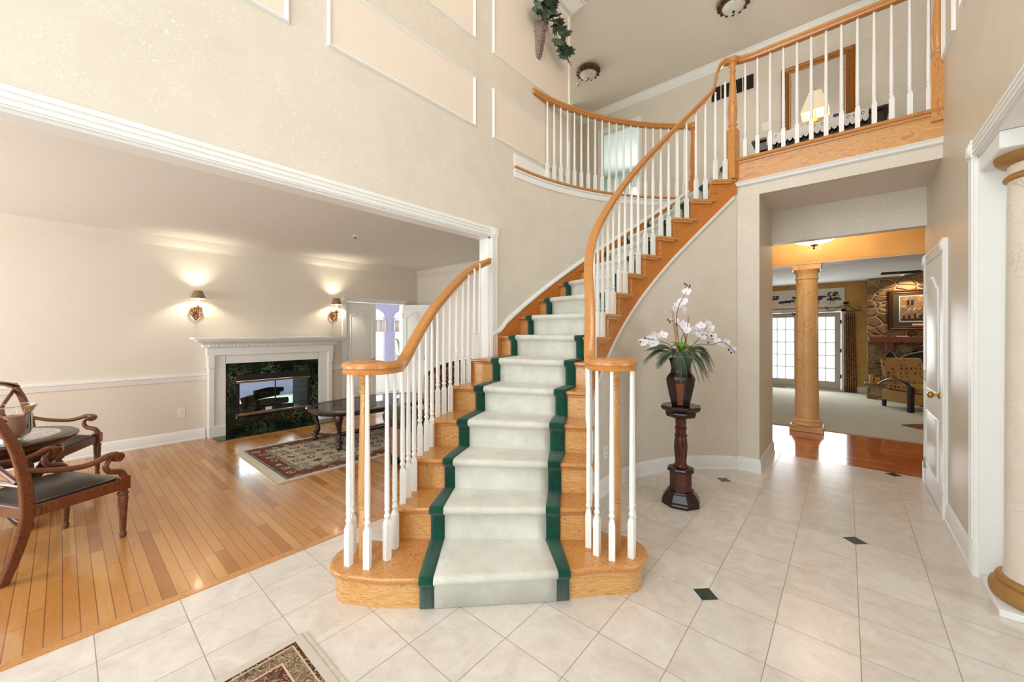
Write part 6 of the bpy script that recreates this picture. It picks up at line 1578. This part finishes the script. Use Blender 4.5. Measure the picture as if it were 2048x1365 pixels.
# ceiling fan
hx, hy = 1.02, 8.75
t = thing('ceiling_fan', 'dark ceiling fan partly hidden behind the closet door casing', 'fan', (hx, hy, 2.53))
MB().lathe([(0.06, 0), (0.06, -0.03), (0.015, -0.04), (0.015, -0.12), (0.09, -0.13), (0.10, -0.20), (0.06, -0.23), (0.03, -0.25)], (hx, hy, 2.53), 22).build('motor', 'black_metal', t)
for k in range(5):
    a = R(187 + 72 * k)
    mb = MB(); mb.box(0.14, 0.60, -0.055, 0.055, -0.004, 0.004).box(0.08, 0.17, -0.015, 0.015, -0.006, 0.002); mb.xf(TM(hx, hy, 2.335) @ Matrix.Rotation(a, 4, 'Z') @ RX(12)); mb.build('blade', 'black_wood', t, bevel=0.003)
t = thing('recessed_light', 'recessed ceiling light glowing above the framed print', 'lamp', (0.88, 10.95, 2.53))
MB().lathe([(0.06, 0.0), (0.075, -0.004), (0.075, -0.008), (0.058, -0.008), (0.055, 0.0)], (0.88, 10.95, 2.53), 22).build('trim_ring', 'white_trim', t); MB().lathe([(0.054, -0.001), (0.054, -0.004), (0.001, -0.004)], (0.88, 10.95, 2.53), 20).build('lens', 'recessed_glow', t)
l = bpy.data.lights.new('recessed_spot', 'SPOT'); l.energy = 38; l.color = (1, 0.72, 0.42); l.spot_size = R(110); l.shadow_soft_size = 0.04
o = bpy.data.objects.new('recessed_spot', l); COL.objects.link(o); o.location = (0.95, 10.95, 2.50); o.rotation_euler = (R(22), 0, 0)
t = thing('area_rug', 'rust coloured rug corner on the pale family room carpet', 'rug', (1.2, 8.4, 0.012))
MB().prism([(0.62, 8.08), (1.5, 7.3), (2.6, 8.5), (1.72, 9.3)], 0.012, 0.024).build('pile', 'oak_mantel', t, smooth=False)
t = thing('floor_register', 'small dark floor register before the french doors', 'vent', (-1.3, 11.6, 0.012))
MB().box(-1.42, -1.12, 11.58, 11.66, 0.012, 0.018).build('grille', 'aged_bronze', t, smooth=False)

# ============================================================ SUNROOM AND BEDROOM
t = thing('white_chest', 'white low chest in the bright sunroom behind the double doors', 'chest', (-8.2, 4.9, 0))
MB().box(-8.45, -8.0, 4.35, 5.45, 0.0, 0.52).build('body', 'white_trim', t, bevel=0.01); MB().box(-8.48, -7.97, 4.30, 5.50, 0.52, 0.56).build('lid', 'white_trim', t, bevel=0.008)
for k, (a, b, lb) in enumerate(((4.25, 5.72, 'left'), (6.02, 7.5, 'right'))):
    t = thing('window_valance', 'pale striped valance over the %s arched sunroom window' % lb, 'valance', (-9.47, (a + b) / 2, 1.4), group='striped valances')
    mb = MB(); n = 44; vs = []
    for z in (1.38, 1.71):
        for i in range(n + 1):
            u = i / n; vs.append((-9.46 + 0.02 * math.sin(u * 60), a - 0.05 + (b - a + 0.1) * u, z))
    o = mb.add(vs, [(i, i + 1, n + 2 + i, n + 1 + i) for i in range(n)]).build('cloth', 'stripe_fabric', t); sf = o.modifiers.new('thick', 'SOLIDIFY'); sf.thickness = 0.005
t = thing('potted_palm', 'green leafy potted palm in the sunroom behind the doors', 'plant', (-8.75, 5.75, 0))
MB().lathe([(0.12, 0), (0.17, 0.30), (0.18, 0.32), (0.15, 0.32), (0.14, 0.28), (0.001, 0.28)], (-8.75, 5.75, 0), 20).build('pot', 'white_trim', t)
mb = MB(); random.seed(9)
for k in range(34):
    a = random.uniform(0, 6.28); h_ = random.uniform(0.5, 1.35); r_ = random.uniform(0.15, 0.5)
    P = bez([(-8.75, 5.75, 0.28), (-8.75 + math.cos(a) * r_ * 0.3, 5.75 + math.sin(a) * r_ * 0.3, h_ + 0.1), (-8.75 + math.cos(a) * r_, 5.75 + math.sin(a) * r_, h_ - 0.1)], 8); S = Vector((-math.sin(a), math.cos(a), 0))
    vs = []
    for i, q in enumerate(P): w_ = 0.028 * math.sin(math.pi * (i + 0.4) / 9); vs += [tuple(q - S * w_), tuple(q + S * w_)]
    mb.add(vs, [(2 * i, 2 * i + 1, 2 * i + 3, 2 * i + 2) for i in range(8)])
mb.build('fronds', 'pale_leaf', t)
t = thing('bed', 'bed with pale green cover in the upper bedroom', 'bed', (-3.3, 8.4, Z2))
MB().box(-4.6, -2.3, 7.6, 9.4, Z2 + 0.25, Z2 + 0.72).build('cover', 'green_cover', t, bevel=0.06, seg=3)
MB().tube([(-4.7, 7.5, Z2 + 0.72), (-2.2, 7.5, Z2 + 0.86)], 0.02, 8).box(-4.6, -2.3, 7.55, 9.4, Z2, Z2 + 0.25).build('bed_rail', 'black_metal', t)
# window frames behind the viewer and at the sides
def win(name, axis, pos, u0, u1, z0, z1, nu, nz, label):
    mb = MB(); w = 0.05
    def bx(a0, a1, b0, b1):
        if axis == 'y': mb.box(a0, a1, pos - 0.03, pos + 0.03, b0, b1)
        else: mb.box(pos - 0.03, pos + 0.03, a0, a1, b0, b1)
    bx(u0, u0 + w, z0, z1); bx(u1 - w, u1, z0, z1); bx(u0 + w, u1 - w, z0, z0 + w); bx(u0 + w, u1 - w, z1 - w, z1)
    for k in range(1, nu): c = u0 + (u1 - u0) * k / nu; bx(c - 0.012, c + 0.012, z0 + w, z1 - w)
    for k in range(1, nz): c = z0 + (z1 - z0) * k / nz; bx(u0 + w, u1 - w, c - 0.012, c + 0.012)
    struct(mb, name, 'white_trim', label, smooth=False)
win('window_3', 'y', -1.78, -2.2, 0.4, 3.1, 5.1, 4, 3, 'tall foyer window above the front door')
win('window_4', 'y', -1.78, -1.8, 0.0, 0.3, 2.35, 4, 4, 'glazed front door and sidelights')
win('window_5', 'y', -2.76, -5.9, -3.3, 0.65, 2.25, 4, 3, 'living room front window')
win('window_6', 'x', 4.15, 0.5, 3.1, 0.6, 2.2, 4, 3, 'window beyond the right opening')
win('window_7', 'x', -9.55, 4.25, 5.72, 0.35, 1.78, 3, 4, 'left arched sunroom window')
win('window_8', 'x', -9.55, 6.02, 7.5, 0.35, 1.78, 3, 4, 'right arched sunroom window')
win('window_10', 'x', -9.55, 1.5, 3.6, 0.35, 1.78, 4, 4, 'sunroom window added to brighten the fireplace glass')  # frame of the added opening that lights up the fireplace glass
win('window_9', 'y', 9.75, -4.3, -2.5, 3.9, 5.2, 3, 3, 'bedroom window')
